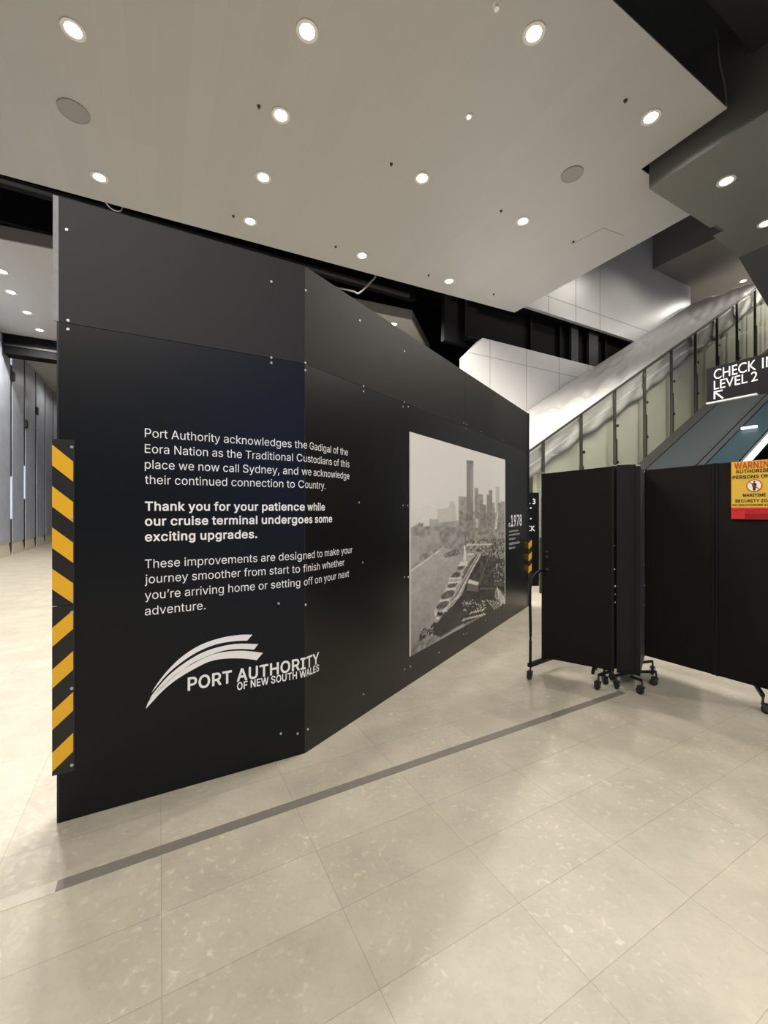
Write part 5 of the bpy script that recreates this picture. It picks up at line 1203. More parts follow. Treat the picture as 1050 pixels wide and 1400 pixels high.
# ---- the printed harbour photograph (flat print: its picture is drawn in the print's own coordinates)
s0p = hs(559.5, 700)[0]; s1p = hs(690.5, 700)[0]
ztp = hs(559.5, 590)[1]; zbp = hs(561, 897)[1]
def pn(px, py):                   # photo pixel -> print coordinates (0..1 right, 0..1 down)
    s, z = on_plane(px, py, HB, d2)
    s += L1
    return (s - s0p) / (s1p - s0p), (ztp - z) / (ztp - zbp)
NX, NY = 170, 250
gx, gy = np.meshgrid(np.linspace(0, 1, NX + 1), np.linspace(0, 1, NY + 1))
def sm(a, n=3):
    for _ in range(n):
        p = np.pad(a, 1, mode='edge')
        a = (p[:-2, 1:-1] + p[2:, 1:-1] + p[1:-1, :-2] + p[1:-1, 2:] + 2 * p[1:-1, 1:-1]) / 6
    return a
def nz(sc):
    h, w_ = int(NY / sc) + 2, int(NX / sc) + 2
    r = rng.random((h, w_))
    yi = np.linspace(0, h - 1.001, NY + 1); xi = np.linspace(0, w_ - 1.001, NX + 1)
    y0 = yi.astype(int); x0 = xi.astype(int); fy = (yi - y0)[:, None]; fx = (xi - x0)[None, :]
    return (r[y0][:, x0] * (1 - fy) * (1 - fx) + r[y0 + 1][:, x0] * fy * (1 - fx) + r[y0][:, x0 + 1] * (1 - fy) * fx + r[y0 + 1][:, x0 + 1] * fy * fx) - 0.5
img = np.interp(gy, [0, 0.3, 0.5, 0.62, 1], [0.86, 0.83, 0.76, 0.66, 0.50])
def inside(poly):
    q = [pn(*p) for p in poly]
    m = np.zeros_like(gx, bool)
    for i in range(len(q)):
        x1, y1 = q[i]; x2, y2 = q[(i + 1) % len(q)]
        if y1 == y2:
            continue
        c = ((gy >= min(y1, y2)) & (gy < max(y1, y2))) & (gx < (x2 - x1) * (gy - y1) / (y2 - y1) + x1)
        m ^= c
    return m
def paint(poly, val, tex=0.0, sc=4, alpha=1.0):
    m = inside(poly)
    t = val + tex * nz(sc) * 2
    img[m] = (img * (1 - alpha) + t * alpha)[m]
A5 = lambda *p: [(540 + x / 6.5625, 580 + y / 6.5625) for x, y in p]
A6 = lambda *p: [(540 + x / 6.5625, 730 + y / 6.5625) for x, y in p]
def line6(x0, y0, x1, y1, wd, val, alpha=1.0):
    dx, dy = x1 - x0, y1 - y0
    l = math.hypot(dx, dy) or 1
    nx, ny = -dy / l * wd / 2, dx / l * wd / 2
    paint(A6((x0 + nx, y0 + ny), (x1 + nx, y1 + ny), (x1 - nx, y1 - ny), (x0 - nx, y0 - ny)), val, alpha=alpha)
# hazy skyline
paint(A5((380, 760), (480, 750), (490, 690), (520, 690), (540, 740), (560, 1050), (380, 1050)), 0.74)
paint(A5((130, 935), (205, 890), (250, 885), (250, 1080), (130, 1080)), 0.60, 0.05, 6)
paint(A5((205, 885), (250, 885), (250, 940), (205, 940)), 0.52)
paint(A5((310, 850), (390, 850), (390, 960), (310, 960)), 0.66)
paint(A5((255, 940), (330, 925), (330, 960), (255, 970)), 0.86, 0.08, 3)
paint(A5((250, 985), (400, 880), (575, 865), (575, 1080), (250, 1080)), 0.62, 0.07, 5)
paint(A5((900, 560), (935, 560), (935, 1050), (900, 1050)), 0.72)
for x0, x1, y0, val in ((572, 640, 650, 0.60), (710, 748, 568, 0.58), (748, 790, 625, 0.60), (820, 842, 630, 0.55), (840, 873, 590, 0.54), (785, 818, 720, 0.52),
                        (870, 893, 700, 0.60), (918, 945, 705, 0.56), (945, 995, 690, 0.60), (760, 785, 680, 0.53)):
    paint(A5((x0, y0), (x1, y0 + 4), (x1, 1080), (x0, 1080)), val, 0.06, 3)
paint(A5((638, 322), (703, 330), (700, 1080), (638, 1080)), 0.53, 0.02, 8)
paint(A5((672, 420), (700, 350), (700, 700), (672, 640)), 0.60, 0.03, 8)
paint(A5((638, 322), (703, 330), (702, 356), (638, 348)), 0.46)
paint(A5((575, 780), (1000, 800), (1000, 1090), (575, 1090)), 0.52, 0.16, 3, 0.55)
paint(A5((885, 1010), (915, 780), (925, 800), (900, 1015)), 0.78, 0.1, 3)
paint(A5((720, 850), (750, 850), (745, 960), (720, 960)), 0.72, 0.1, 3)
# shore, wharves and water
paint(A6((130, -60), (400, -70), (1000, -40), (1000, 200), (620, 200), (420, 120), (130, 340)), 0.56, 0.10, 4)
paint(A6((130, 20), (215, 10), (215, 240), (130, 300)), 0.62, 0.04, 8)
paint(A6((230, 40), (395, -10), (400, 120), (230, 190)), 0.60, 0.06, 6)
paint(A6((130, 320), (420, 130), (620, 200), (620, 1200), (130, 1200)), 0.60, 0.03, 14)
paint(A6((130, 330), (400, 135), (410, 150), (130, 360)), 0.74, 0.1, 4)
m = inside(A6((130, 350), (420, 140), (620, 230), (480, 400), (350, 700), (130, 1110)))
img[m] = (np.interp(gy, [0.55, 0.75, 1], [0.66, 0.60, 0.52]) + 0.05 * nz(10) + 0.06 * nz(3))[m]
paint(A6((430, 180), (560, 130), (590, 180), (450, 215)), 0.50, 0.25, 2)
paint(A6((620, 60), (1000, 40), (1000, 260), (740, 240)), 0.48, 0.28, 2)
paint(A6((640, 90), (865, 85), (865, 100), (640, 108)), 0.76)
# dark quay side
paint(A6((770, 190), (1000, 250), (1000, 640), (560, 830), (140, 1095), (210, 960), (400, 770), (430, 715), (530, 630)), 0.235, 0.05, 6)
paint(A6((770, 190), (1000, 230), (1000, 470), (760, 470), (690, 400)), 0.32, 0.09, 4)
paint(A6((140, 1000), (240, 930), (330, 900), (420, 930), (140, 1095)), 0.50, 0.12, 3)
line6(830, 220, 750, 460, 8, 0.45); line6(985, 280, 960, 380, 8, 0.5)
for _ in range(36):
    x, y = 880 + rng.random() * 110, 190 + rng.random() * 240
    line6(x, y, x + 10, y + 6, 6, 0.62 + 0.25 * rng.random())
# ship
hull = [(705, 150), (775, 165), (765, 210), (690, 330), (640, 440), (600, 540), (520, 635), (430, 705), (395, 735), (360, 725), (350, 690), (385, 600), (440, 500), (480, 400), (540, 320), (620, 230)]
paint(A6(*hull), 0.66, 0.10, 2)
for side in ([(745, 190), (770, 190), (600, 500), (520, 620), (430, 695), (470, 650), (560, 510)],):
    paint(A6(*side), 0.50, 0.05, 3)
line6(765, 180, 560, 560, 9, 0.80); line6(560, 560, 430, 690, 9, 0.80)
line6(735, 180, 600, 400, 12, 0.34); line6(700, 215, 610, 350, 14, 0.42)
def ell6(cx, cy, rx, ry, rot, val, tex=0.0):
    ps = []
    for k in range(20):
        a = 2 * math.pi * k / 20
        x, y = rx * math.cos(a), ry * math.sin(a)
        ps.append((cx + x * math.cos(rot) - y * math.sin(rot), cy + x * math.sin(rot) + y * math.cos(rot)))
    paint(A6(*ps), val, tex, 2)
for cx, cy, rx, ry in ((425, 640, 62, 30), (470, 545, 66, 32), (515, 455, 50, 22), (545, 370, 44, 26), (590, 300, 36, 20)):
    ell6(cx, cy, rx, ry, -0.45, 0.36, 0.12)
for a in ((400, 605, 490, 585), (455, 495, 545, 490), (475, 440, 580, 430), (480, 400, 590, 395), (565, 285, 640, 270), (640, 185, 700, 180)):
    line6(*a, 13, 0.90)
line6(350, 690, 365, 735, 10, 0.85); line6(395, 700, 470, 690, 8, 0.8)
paint(A6((610, 240), (635, 240), (632, 100), (618, 100)), 0.88)
paint(A6((580, 250), (650, 245), (650, 285), (575, 290)), 0.84, 0.1, 2)
line6(628, 20, 628, 105, 6, 0.30)
paint(A6((380, 700), (430, 700), (410, 740), (375, 730)), 0.14)
ell6(380, 755, 16, 10, 0, 0.92)
# tug
paint(A6((215, 905), (300, 850), (350, 790), (370, 810), (340, 870), (215, 965)), 0.20, 0.12, 2)
ell6(262, 865, 34, 22, -0.4, 0.30, 0.15)
for _ in range(34):
    x, y = 235 + rng.random() * 110, 820 + rng.random() * 80
    line6(x, y, x + 10 * rng.random(), y + 14 * rng.random(), 6, 0.55 + 0.4 * rng.random())
# sheds, cars, terraces and the scrawl on the print
paint(A6((650, 440), (745, 460), (745, 515), (640, 510)), 0.42)
paint(A6((660, 405), (750, 435), (740, 462), (650, 440)), 0.80)
line6(760, 490, 905, 490, 12, 0.42)
for _ in range(60):
    x, y = 600 + rng.random() * 210, 590 + rng.random() * 110
    line6(x, y, x + 12, y + 3, 7, 0.6 + 0.35 * rng.random())
paint(A6((910, 470), (1000, 560), (1000, 630), (935, 640), (890, 560)), 0.55, 0.25, 2)
for k in range(7):
    line6(915 + k * 10, 480 + k * 14, 930 + k * 10, 600 + k * 6, 4, 0.85)
for k in range(4):
    line6(820 + k * 26, 590 + k * 4, 900 + k * 20, 680 - k * 8, 7, 0.72)
xx = 600
yy = 775
for k in range(26):
    x2 = xx + 8; y2 = 772 - (xx - 600) * 0.26 + (-14 if k % 2 else 10) * (0.6 + 0.5 * rng.random())
    line6(xx, yy, x2, y2, 6, 0.88); xx, yy = x2, y2
xx, yy = 665, 712
for k in range(14):
    x2 = xx + 9; y2 = 712 - (xx - 665) * 0.25 + (-12 if k % 2 else 8) * (0.6 + 0.5 * rng.random())
    line6(xx, yy, x2, y2, 5, 0.82); xx, yy = x2, y2
img = 0.5 + (img - 0.47) * 1.2 + 0.03
img = np.clip(img + 0.035 * nz(1.5) + 0.02 * nz(6), 0.03, 0.955)
img = 0.75 * img + 0.25 * sm(img, 1)
bd = np.minimum.reduce([gx, 1 - gx]) * (s1p - s0p); 
edge = (gx < 0.008) | (gx > 0.992) | (gy < 0.004)
img[edge] = 0.90
lin = np.where(img <= 0.04045, img / 12.92, ((img + 0.055) / 1.055) ** 2.4)
b = bmn()
grid = [[b.verts.new(H(s0p + (s1p - s0p) * x / NX, ztp - (ztp - zbp) * y / NY, 0.0030)) for x in range(NX + 1)] for y in range(NY + 1)]
for y in range(NY):
    for x in range(NX):
        b.faces.new([grid[y + 1][x], grid[y + 1][x + 1], grid[y][x + 1], grid[y][x]])
c8 = [H(s0p, zbp, 0.0025), H(s1p, zbp, 0.0025), H(s1p, zbp, 0.0003), H(s0p, zbp, 0.0003), H(s0p, ztp, 0.0025), H(s1p, ztp, 0.0025), H(s1p, ztp, 0.0003), H(s0p, ztp, 0.0003)]
hexa(b, c8)
pm = D.materials.new('harbour_photo_print'); pm.use_nodes = True
pb = pm.node_tree.nodes['Principled BSDF']; pb.inputs['Roughness'].default_value = 0.5
an = pm.node_tree.nodes.new('ShaderNodeAttribute'); an.attribute_name = 'print'
pm.node_tree.links.new(an.outputs['Color'], pb.inputs['Base Color'])
po = obj('photo_print', b, pm, hoard)
po['label'] = 'black and white print of a ship at a city wharf'
cols = np.ones(((NX + 1) * (NY + 1) + 8, 4), np.float32)
fl = lin.reshape(-1)
cols[:fl.size, 0] = fl; cols[:fl.size, 1] = fl * 0.955; cols[:fl.size, 2] = fl * 0.88
cols[fl.size:, :3] = 0.5
ca = po.data.color_attributes.new('print', 'FLOAT_COLOR', 'POINT')
ca.data.foreach_set('color', cols.reshape(-1))

# caption beside the print: the date, and five lines of fine print too small to read
b = bmn()
R = lambda px, py: tuple(np.add(on_plane(px, py, HB, d2), (L1, 0)))
s0, z0 = R(698.3, 719.5); s1 = R(713.3, 719)[0]
put_text(b, '1978', s0, s1, z0, R(698.3, 704.5)[1] - z0, FN, bold=0.03)
s0, z0 = R(695.3, 720); s1 = R(697.7, 720)[0]
put_text(b, 'c', s0, s1, z0, 0.062, FN, bold=0.02)
flat_obj('caption', b, M['white'], hoard)
b = bmn()
for px1, pya, pyb in ((708.3, 725.3, 728.0), (710.5, 730.3, 733.0), (704.8, 736.0, 738.6), (710.5, 742.2, 745.8), (704.5, 748.3, 751.4)):
    s0, za = R(695.8, pya); s1 = R(px1, pya)[0]; zb_ = R(695.8, pyb)[1]
    x = s0
    while x < s1 - 0.01:
        wd_ = min(s1 - x, 0.014 + 0.02 * random.random())
        h = (za - zb_) * (0.75 + 0.35 * random.random())
        put_poly(b, [(x, zb_), (x + wd_, zb_), (x + wd_, zb_ + h), (x, zb_ + h)], FN)
        x += wd_ + 0.006
flat_obj('fine_print', b, M['white_soft'], hoard)

# ------------------------------------------------------------------ DIRECTORY SIGN glimpsed past the end of the hoarding
Yd = 8.2
pR = at_y(737, 0, Yd).x; pL = pR - 0.37
t = thing('directory_sign', 'black floor standing directory sign half hidden behind the hoarding end', 'sign', ((pL + pR) / 2, Yd, 0))
b = bmn(); box_xyz(b, ((pL + pR) / 2, Yd + 0.05, 0.92), Vector((1, 0, 0)), Vector((0, 1, 0)), Vector((0, 0, 1)), pR - pL, 0.1, 1.84); obj('body', b, M['sign_black'], t, bevel=0.006)
b = bmn()
FD = lambda x, z: Vector((x, Yd - 0.002, z))
zz = lambda py: EYE + (697 - py) / F * Yd
xx_ = lambda px: (px - 525) / F * Yd
put_text(b, 'L 3', xx_(720.5), xx_(732), zz(689), zz(682) - zz(689), FD, bold=0.015, sans=False)
put_text(b, 'CK', xx_(720.5), xx_(731.5), zz(726), zz(719) - zz(726), FD, bold=0.015, sans=False)
for py in (694.5, 709):
    put_poly(b, [(xx_(724.6), zz(py + 1)), (xx_(726.6), zz(py + 1)), (xx_(726.6), zz(py - 1)), (xx_(724.6), zz(py - 1))], FD)
flat_obj('lettering', b, M['white'], t)

# ------------------------------------------------------------------ STAIR, GLASS BALUSTRADE AND PLASTIC SHEET
VB = 6.0                      # plane of the balustrade
UP0, PITCH = 6.98, 1.2
slope = 0.5774
sheet_z = lambda u: 2.92 + slope * (u - UP0)      # line of the hand rail
step_z = lambda u: sheet_z(u) - 2.9
st = thing('staircase', 'wide pale staircase rising behind the glass balustrade under white sheeting', 'staircase', W(6.2, 7.5, 0))
u_start = UP0 + 0.17 / slope
b = bmn()
nst = 42
prof = []
U0 = UP0 - (step_z(UP0)) / slope + 0.0
uu = U0
for k in range(nst):
    box_uv(b, U0 + k * 0.294, U0 + (k + 1) * 0.294 + 0.02, VB + 0.30, VW - 0.02, max(0, k * 0.17 - 0.2), (k + 1) * 0.17)
obj('steps', b, M['stair'], st)
b = bmn()
incl_uv(b, U0 + 0.05, U0 + nst * 0.294, VB + 0.18, VB + 0.28, lambda u: max(0.0, step_z(u) - 1.0), lambda u: step_z(u) + 2.45)
obj('stringer', b, M['stair'], st)

bal = thing('glass_balustrade', 'sloping glass balustrade with slim dark posts and hand rail along the stair', 'balustrade', W(UP0, VB, 0))
NP = 11
for i in range(NP):
    u = UP0 + i * PITCH
    zt_ = sheet_z(u)
    zb_ = 0.0 if i == 0 else max(0.0, zt_ - 2.6)
    b = bmn(); box_uv(b, u - 0.016, u + 0.016, VB - 0.03, VB + 0.03, zb_, zt_)
    o = obj('post', b, M['post'], bal)
    b = bmn(); box_uv(b, u - 0.034, u + 0.03, VB - 0.05, VB + 0.02, zb_ if i == 0 else zb_ + 0.05, max(zt_ - 1.15, zb_ + 0.1)); obj('bracket', b, M['post'], o)
    if i < NP - 1:
        b = bmn(); incl_uv(b, u + 0.03, u + PITCH - 0.03, VB - 0.006, VB + 0.006, lambda x: max(0.05, sheet_z(x) - 2.45), lambda x: sheet_z(x) - 0.02)
        obj('glass_panel', b, M['glass'], bal)
for i in (0.9, 1.9, 2.9, 3.95, 4.95, 5.95, 6.95):
    u = UP0 + round(i) * PITCH
    for dz in (0.85, 1.7):
        b = bmn(); disc(b, W(u, VB - 0.06, sheet_z(u) - dz), W(0, -1, 0), 0.035, 0.02, 14); obj('glass_clamp', b, M['caster'], bal)
u_a = UP0 - 0.6
b = bmn(); incl_uv(b, u_a, UP0 + (NP - 1) * PITCH + 0.02, VB - 0.025, VB + 0.025, lambda u: sheet_z(u) - 0.02, lambda u: sheet_z(u) + 0.02)
obj('hand_rail', b, M['post'], bal)
b = bmn(); incl_uv(b, u_a, UP0 - 0.03, VB - 0.006, VB + 0.006, lambda x: 0.05, lambda x: sheet_z(x) - 0.02)
obj('glass_panel', b, M['glass'], bal)

# white plastic sheet stretched rail to wall, wrinkled, with a skirt behind the glass
b = bmn()
nu, nv = 220, 60
ua, ub = 6.3, 19.25
G = []
nzx = rng.random((64, 16))
def wr(u, v):
    t = (v - VB) / (VW - VB)
    a = 0.05 * math.sin(9.0 * (v - 0.55 * (u - 8)) + 1.7 * math.sin(1.3 * u)) * math.exp(-((u - 9.6) / 2.2) ** 2)
    c = 0.035 * math.sin(5.0 * v + 2.1 * u + math.sin(2.3 * v)) * (0.4 + 0.6 * math.sin(0.9 * u) ** 2)
    e = 0.05 * math.sin(0.9 * u + 1.1 * v) + 0.012 * math.sin(17 * v - 6 * u)
    dx, dy = u - 9.75, v - 6.05                       # folds fanning out from a snag on the rail
    rr_ = math.hypot(dx, dy)
    th_ = math.atan2(dy, dx)
    a += 0.06 * abs(math.sin(13 * th_ + 1.5 * math.sin(3 * th_))) * min(1, rr_ / 0.8) * math.exp(-(max(0, rr_ - 1.2) / 1.3) ** 2)
    a -= 0.05 * math.exp(-((v - 6.0 - 0.75 * (u - 11.5)) / 0.12) ** 2) + 0.04 * math.exp(-((v - 6.2 - 0.6 * (u - 14)) / 0.10) ** 2)
    return (a + c + e) * math.sin(math.pi * min(1, max(0, t))) ** 0.5 - 0.12 * math.sin(math.pi * t)
for i in range(nu + 1):
    u = ua + (ub - ua) * i / nu
    row = []
    for j in range(nv + 1):
        v = VB + 0.05 + (VW - 0.03 - VB - 0.05) * j / nv
        row.append(b.verts.new(W(u, v, sheet_z(u) - 0.03 + wr(u, v))))
    G.append(row)
for i in range(nu):
    for j in range(nv):
        b.faces.new([G[i][j], G[i + 1][j], G[i + 1][j + 1], G[i][j + 1]])
# skirt
ns = 6
Sk = [[g[0] for g in G]]
for k in range(1, ns + 1):
    row = []
    for i in range(nu + 1):
        u = ua + (ub - ua) * i / nu
        drop = (0.58 + 0.05 * math.sin(1.35 * u + 0.6)) * k / ns
        row.append(b.verts.new(W(u, VB + 0.06 + 0.03 * math.sin(7 * u + k) * k / ns, sheet_z(u) - 0.03 + wr(u, VB + 0.05) - drop)))
    Sk.append(row)
for k in range(ns):
    for i in range(nu):
        b.faces.new([Sk[k][i], Sk[k + 1][i], Sk[k + 1][i + 1], Sk[k][i + 1]])
o = obj('plastic_sheet', b, M['plastic'], loc=W(8, 7.5, 0), smooth=True)
sol = o.modifiers.new('thickness', 'SOLIDIFY'); sol.thickness = 0.004
tag(o, 'white wrinkled plastic sheet stretched over the staircase', 'plastic sheet')

# lower glass wing and pale foot of the balustrade seen in the gap
b = bmn(); box_uv(b, 6.89, 6.91, VB - 0.24, VB - 0.08, 0.18, 1.0); o1 = None
t = thing('glass_screen', 'small blue tinted glass guard at the foot of the stair', 'glass guard', W(6.9, VB - 0.12, 0))
obj('pane', b, M['glass_blue'], t)
b = bmn(); box_uv(b, 6.85, 6.95, VB - 0.25, VB - 0.075, 0, 0.2); obj('base', b, M['kerb'], t)

# ------------------------------------------------------------------ ESCALATOR
es = thing('escalator', 'blue grey escalator rising to the right behind the black screens', 'escalator', W(6.6, 4.2, 0))
ez = lambda u: 1.0 + slope * (u - 6.47)
UE0, UE1 = 6.47, 18.0
def band(name, v0, v1, top, thick, m, label=None, ext=True):
    b = bmn()
    incl_uv(b, UE0, UE1, v0, v1, lambda u: ez(u) + top - thick, lambda u: ez(u) + top)
    if ext:
        box_uv(b, UE0 - 0.45, UE0, v0, v1, 0, ez(UE0) + top)
    o = obj(name, b, m, es)
    if label:
        o['label'] = label
    return o
band('outer_trim', 4.97, 5.26, 0.0, 0.55, M['esc_dark'], 'dark grey outer trim')
band('cladding', 4.12, 4.965, -0.02, 0.4, M['esc_grey'], 'smooth blue grey cladding')
band('trim_rail', 4.05, 4.115, 0.0, 0.3, M['esc_dark'])
band('inner_deck', 3.95, 4.045, -0.02, 0.3, M['esc_grey'])
band('trim_rail', 3.905, 3.945, 0.0, 0.3, M['esc_dark'])
band('skirt_panel', 3.42, 3.90, -0.02, 0.3, M['esc_teal'], 'dark teal glass skirt')
band('light_strip', 3.25, 3.335, 0.0, 0.05, M['led'], 'glowing cool white light strip', ext=False)
band('trim_rail', 3.36, 3.375, 0.01, 0.2, M['caster'])
b = bmn()
for k in range(28):
    u = UE0 + 0.1 + k * 0.4
    box_uv(b, u, u + 0.42, 2.0, 3.24, max(0, ez(u) - 0.75), ez(u) - 0.30)
obj('steps', b, M['esc_step'], es)
band('cladding', 1.15, 1.95, -0.02, 0.4, M['esc_grey'])
b = bmn(); box_uv(b, 10.06, 10.11, 3.62, 3.86, ez(10.1) - 0.02, ez(10.1) + 0.025)
obj('indicator_lamp', b, M['led'], es)  # glowing bar standing in for a small white reflection on the escalator

# ------------------------------------------------------------------ CHECK IN SIGN
us = 8.1
zs0 = EYE + 145 / F * 7.0; zs1 = EYE + 193 / F * 7.0
t = thing('hanging_sign', 'black hanging check in level 2 sign with white letters and arrow above the escalator', 'sign', W(us, 2.3, zs0))
vL = 3.58
b = bmn(); box_uv(b, us, us + 0.1, 1.25, vL, zs0, zs1); obj('board', b, M['sign_black'], t, bevel=0.006)
def vs(px, py):           # pixel on the plane u = us -> (distance from the left edge, z)
    p0 = W(us, vL, 0); d = W(0, -1, 0)
    return on_plane(px, py, p0, d)
FS = lambda s, z: W(us - 0.003, vL - s, z)
b = bmn()
s0, z0 = vs(976, 519); sK = vs(1034, 508)[0]
zt1 = vs(976, 506)[1]
# CHECK ends at px 1034 and IN runs on past the frame
s_in0 = vs(1042, 505)[0]
put_text(b, 'CHECK', s0, sK, z0, zt1 - z0, FS, bold=0.003, sans=False)
put_text(b, 'IN', s_in0, s_in0 + (sK - s0) * 0.30, z0, zt1 - z0, FS, bold=0.003, sans=False)
s0b, z0b = vs(976, 533)
sE = vs(1022, 527)[0]; s20 = vs(1027, 522)[0]; s21 = vs(1036, 520)[0]
hgt = vs(976, 521)[1] - z0b
put_text(b, 'LEVEL', s0b, sE, z0b, hgt, FS, bold=0.003, sans=False)
put_text(b, '2', s20, s21, z0b, hgt, FS, bold=0.003, sans=False)
# arrow to the upper left
a0 = vs(976.5, 533.5); a1 = vs(988, 532); a2 = vs(976, 545); a3 = vs(988.5, 543.5)
def stroke(p, q, wd):
    p = Vector((p[0], p[1])); q = Vector((q[0], q[1]))
    d = (q - p).normalized(); n = Vector((-d.y, d.x)) * wd / 2
    put_poly(b, [tuple(p - n), tuple(q - n), tuple(q + n), tuple(p + n)], FS)
zA = a0[1] - 0.03
sA = a0[0] + 0.005
stroke((sA - 0.012, zA), (a1[0], zA), 0.024)
stroke((sA, zA + 0.012), (sA, vs(976, 546)[1]), 0.024)
stroke((sA + 0.006, zA - 0.006), (a3[0], vs(988.5, 544.5)[1]), 0.024)
flat_obj('lettering', b, M['white'], t)
b = bmn(); box_uv(b, us - 0.02, us + 0.05, 2.9, vL - 0.005, zs0 - 0.012, zs0 + 0.012); obj('edge_trim', b, M['trim_ring'], t)  # pale strip under the left end of the board
for v in (2.0, 1.5):
    b = bmn(); tube(b, [W(us + 0.05, v, zs1), W(us + 0.05, v, 6.7)], 0.012); obj('hanger_rod', b, M['post'], t)

# ------------------------------------------------------------------ FOLDING SCREEN
P0 = Vector((1.469, 3.87, 0)); P1 = Vector((1.954, 3.53, 0))
R0 = Vector((2.456, 3.937, 0)); R1 = Vector((2.934, 3.18, 0))
fs = thing('folding_screen', 'long black fabric folding screen on casters with a bunched stack of panels', 'folding screen', Vector((1.95, 3.7, 0)))
Zv = Vector((0, 0, 1))
def leaf(a, c, za0, za1, zc0, zc1, th=0.036, caps=True, m=None):
    """one leaf: fabric panel between two upright edge tubes; a, c plan ends; z at each end"""
    d = (c - a); d.z = 0; L = d.length; d.normalize(); n = Vector((d.y, -d.x, 0))
    e = 0.02
    b = bmn()
    A = a + d * e; C_ = c - d * e
    V = lambda p, z: Vector((p.x, p.y, z))
    k = lambda t, z0, z1: z0 + (z1 - z0) * t
    t0, t1 = e / L, 1 - e / L
    hexa(b, [V(A - n * th / 2, k(t0, za0, zc0)), V(C_ - n * th / 2, k(t1, za0, zc0)), V(C_ + n * th / 2, k(t1, za0, zc0)), V(A + n * th / 2, k(t0, za0, zc0)),
             V(A - n * th / 2, k(t0, za1, zc1)), V(C_ - n * th / 2, k(t1, za1, zc1)), V(C_ + n * th / 2, k(t1, za1, zc1)), V(A + n * th / 2, k(t0, za1, zc1))])
    pn_ = obj('panel', b, m or M['fabric'], fs, bevel=0.004)
    for p, z0, z1, sg in ((a, za0, za1, 1), (c, zc0, zc1, -1)):
        q = p + d * (sg * 0.011)
        b = bmn(); box_xyz(b, (q.x, q.y, (z0 + z1) / 2), d, n, Zv, 0.02, th * 1.1, z1 - z0 + 0.006)
        obj('edge_frame', b, M['frame'], pn_)
        if caps:
            b = bmn(); box_xyz(b, (q.x, q.y, z1 + 0.0075), d, n, Zv, 0.022, th * 1.12, 0.009)
            obj('end_cap', b, M['cap'], pn_)
    return pn_
zz_ = lambda py, Y: EYE + (697 - py) / F * Y
# left leaf
leaf(P0, P1, zz_(898, P0.y), zz_(648, P0.y), zz_(917, P1.y), zz_(637.5, P1.y))
# stack of folded leaves, seen end on
bk = Vector((0.507, 0.862, 0)).normalized()
near = {}
for px, Y in ((842.5, 3.60), (848, 3.50), (856.5, 3.48), (865, 3.47)):
    a = Vector(((px - 525) / F * Y, Y, 0))
    leaf(a, a + Vector(((px - 525) / F, 1, 0)).normalized() * 0.56, 0.13, 1.875, 0.13, 1.875, th=0.047)
# oblique fourth leaf that leads to the right hand run
a = Vector((347.2 / F * 3.44, 3.44, 0))
leaf(a, R0 - Vector((0.012, 0.01, 0)), 0.13, 1.86, 0.13, 1.85, th=0.03, m=M['frame2'])  # paler brown puts the light on this leaf's face into its colour
# right hand run
dR = (R1 - R0).normalized()
zl0 = zz_(895, R0.y); zl1 = zz_(643, R0.y)
zr0 = zz_(942, R1.y); zr1 = zz_(627.5, R1.y)
LR = (R1 - R0).length
def rz(s):
    f = s / LR
    return zl0 + (zr0 - zl0) * f, zl1 + (zr1 - zl1) * f
s_a = 0.0
wl = 0.565
for k in range(3):
    a = R0 + dR * (s_a + 0.002); c = R0 + dR * (s_a + wl - 0.002)
    z0a, z1a = rz(s_a); z0c, z1c = rz(s_a + wl)
    leaf(a, c, z0a, z1a, z0c, z1c, caps=(k > 1))
    s_a += wl
# hinge knobs
def knob(p, n, r, h, m):
    b = bmn(); disc(b, p, n, r, h, 12); return obj('hinge_pin', b, m, fs)
for px, py, Y in ((879.5, 772, 3.86), (880, 800, 3.86), (880, 815, 3.86), (880, 826, 3.86), (839, 746, 3.46), (839, 778, 3.46), (840, 801, 3.46), (840, 812, 3.46), (840, 823, 3.46)):
    knob(at_y(px, py, Y), (0, -1, 0), 0.007 if py in (772, 778, 801) else 0.0045, 0.012, M['chrome'])

# casters
def caster(x, y, top, ang=0.0, r=0.030):
    """fork, stem and wheel; stands on the floor at x, y"""
    a = Vector((math.cos(ang), math.sin(ang), 0)); s = Vector((-a.y, a.x, 0))
    b = bmn()
    c = Vector((x, y, r))
    for sg in (-1, 1):
        q = c + s * (sg * 0.016)
        extrude_poly(b, [q - a * 0.012 - Zv * 0.008, q + a * 0.012 - Zv * 0.008, q + a * 0.03 + Zv * 0.034, q - a * 0.012 + Zv * 0.034], s * (sg * 0.004))
    box_xyz(b, c + a * 0.009 + Zv * 0.036, a, s, Zv, 0.044, 0.042, 0.006)
    st_ = c + a * 0.02 + Zv * 0.038
    tube(b, [st_, Vector((st_.x, st_.y, top))], 0.008, 10)
    o = obj('caster', b, M['caster'], fs)
    b = bmn(); disc(b, c - s * 0.011, s, r, 0.022, 24); obj('wheel', b, M['rubber'], o, bevel=0.003)
    return st_
def bar(p, q, w_=0.03, m=None, name='foot_bar'):
    d = (q - p); L = d.length; d.normalize(); n = Zv.cross(d).normalized(); u = d.cross(n)
    b = bmn(); box_xyz(b, (p + q) / 2, d, n, u, L, w_, w_)
    return obj(name, b, m or M['frame'], fs, bevel=0.003)
cs = [(816.6, 943), (827.4, 935.5), (837, 929.5), (843.4, 942), (874.9, 949), (893.7, 937), (892, 922.5)]
zb_ = 0.118
ctr = Vector((2.03, 3.60, zb_))
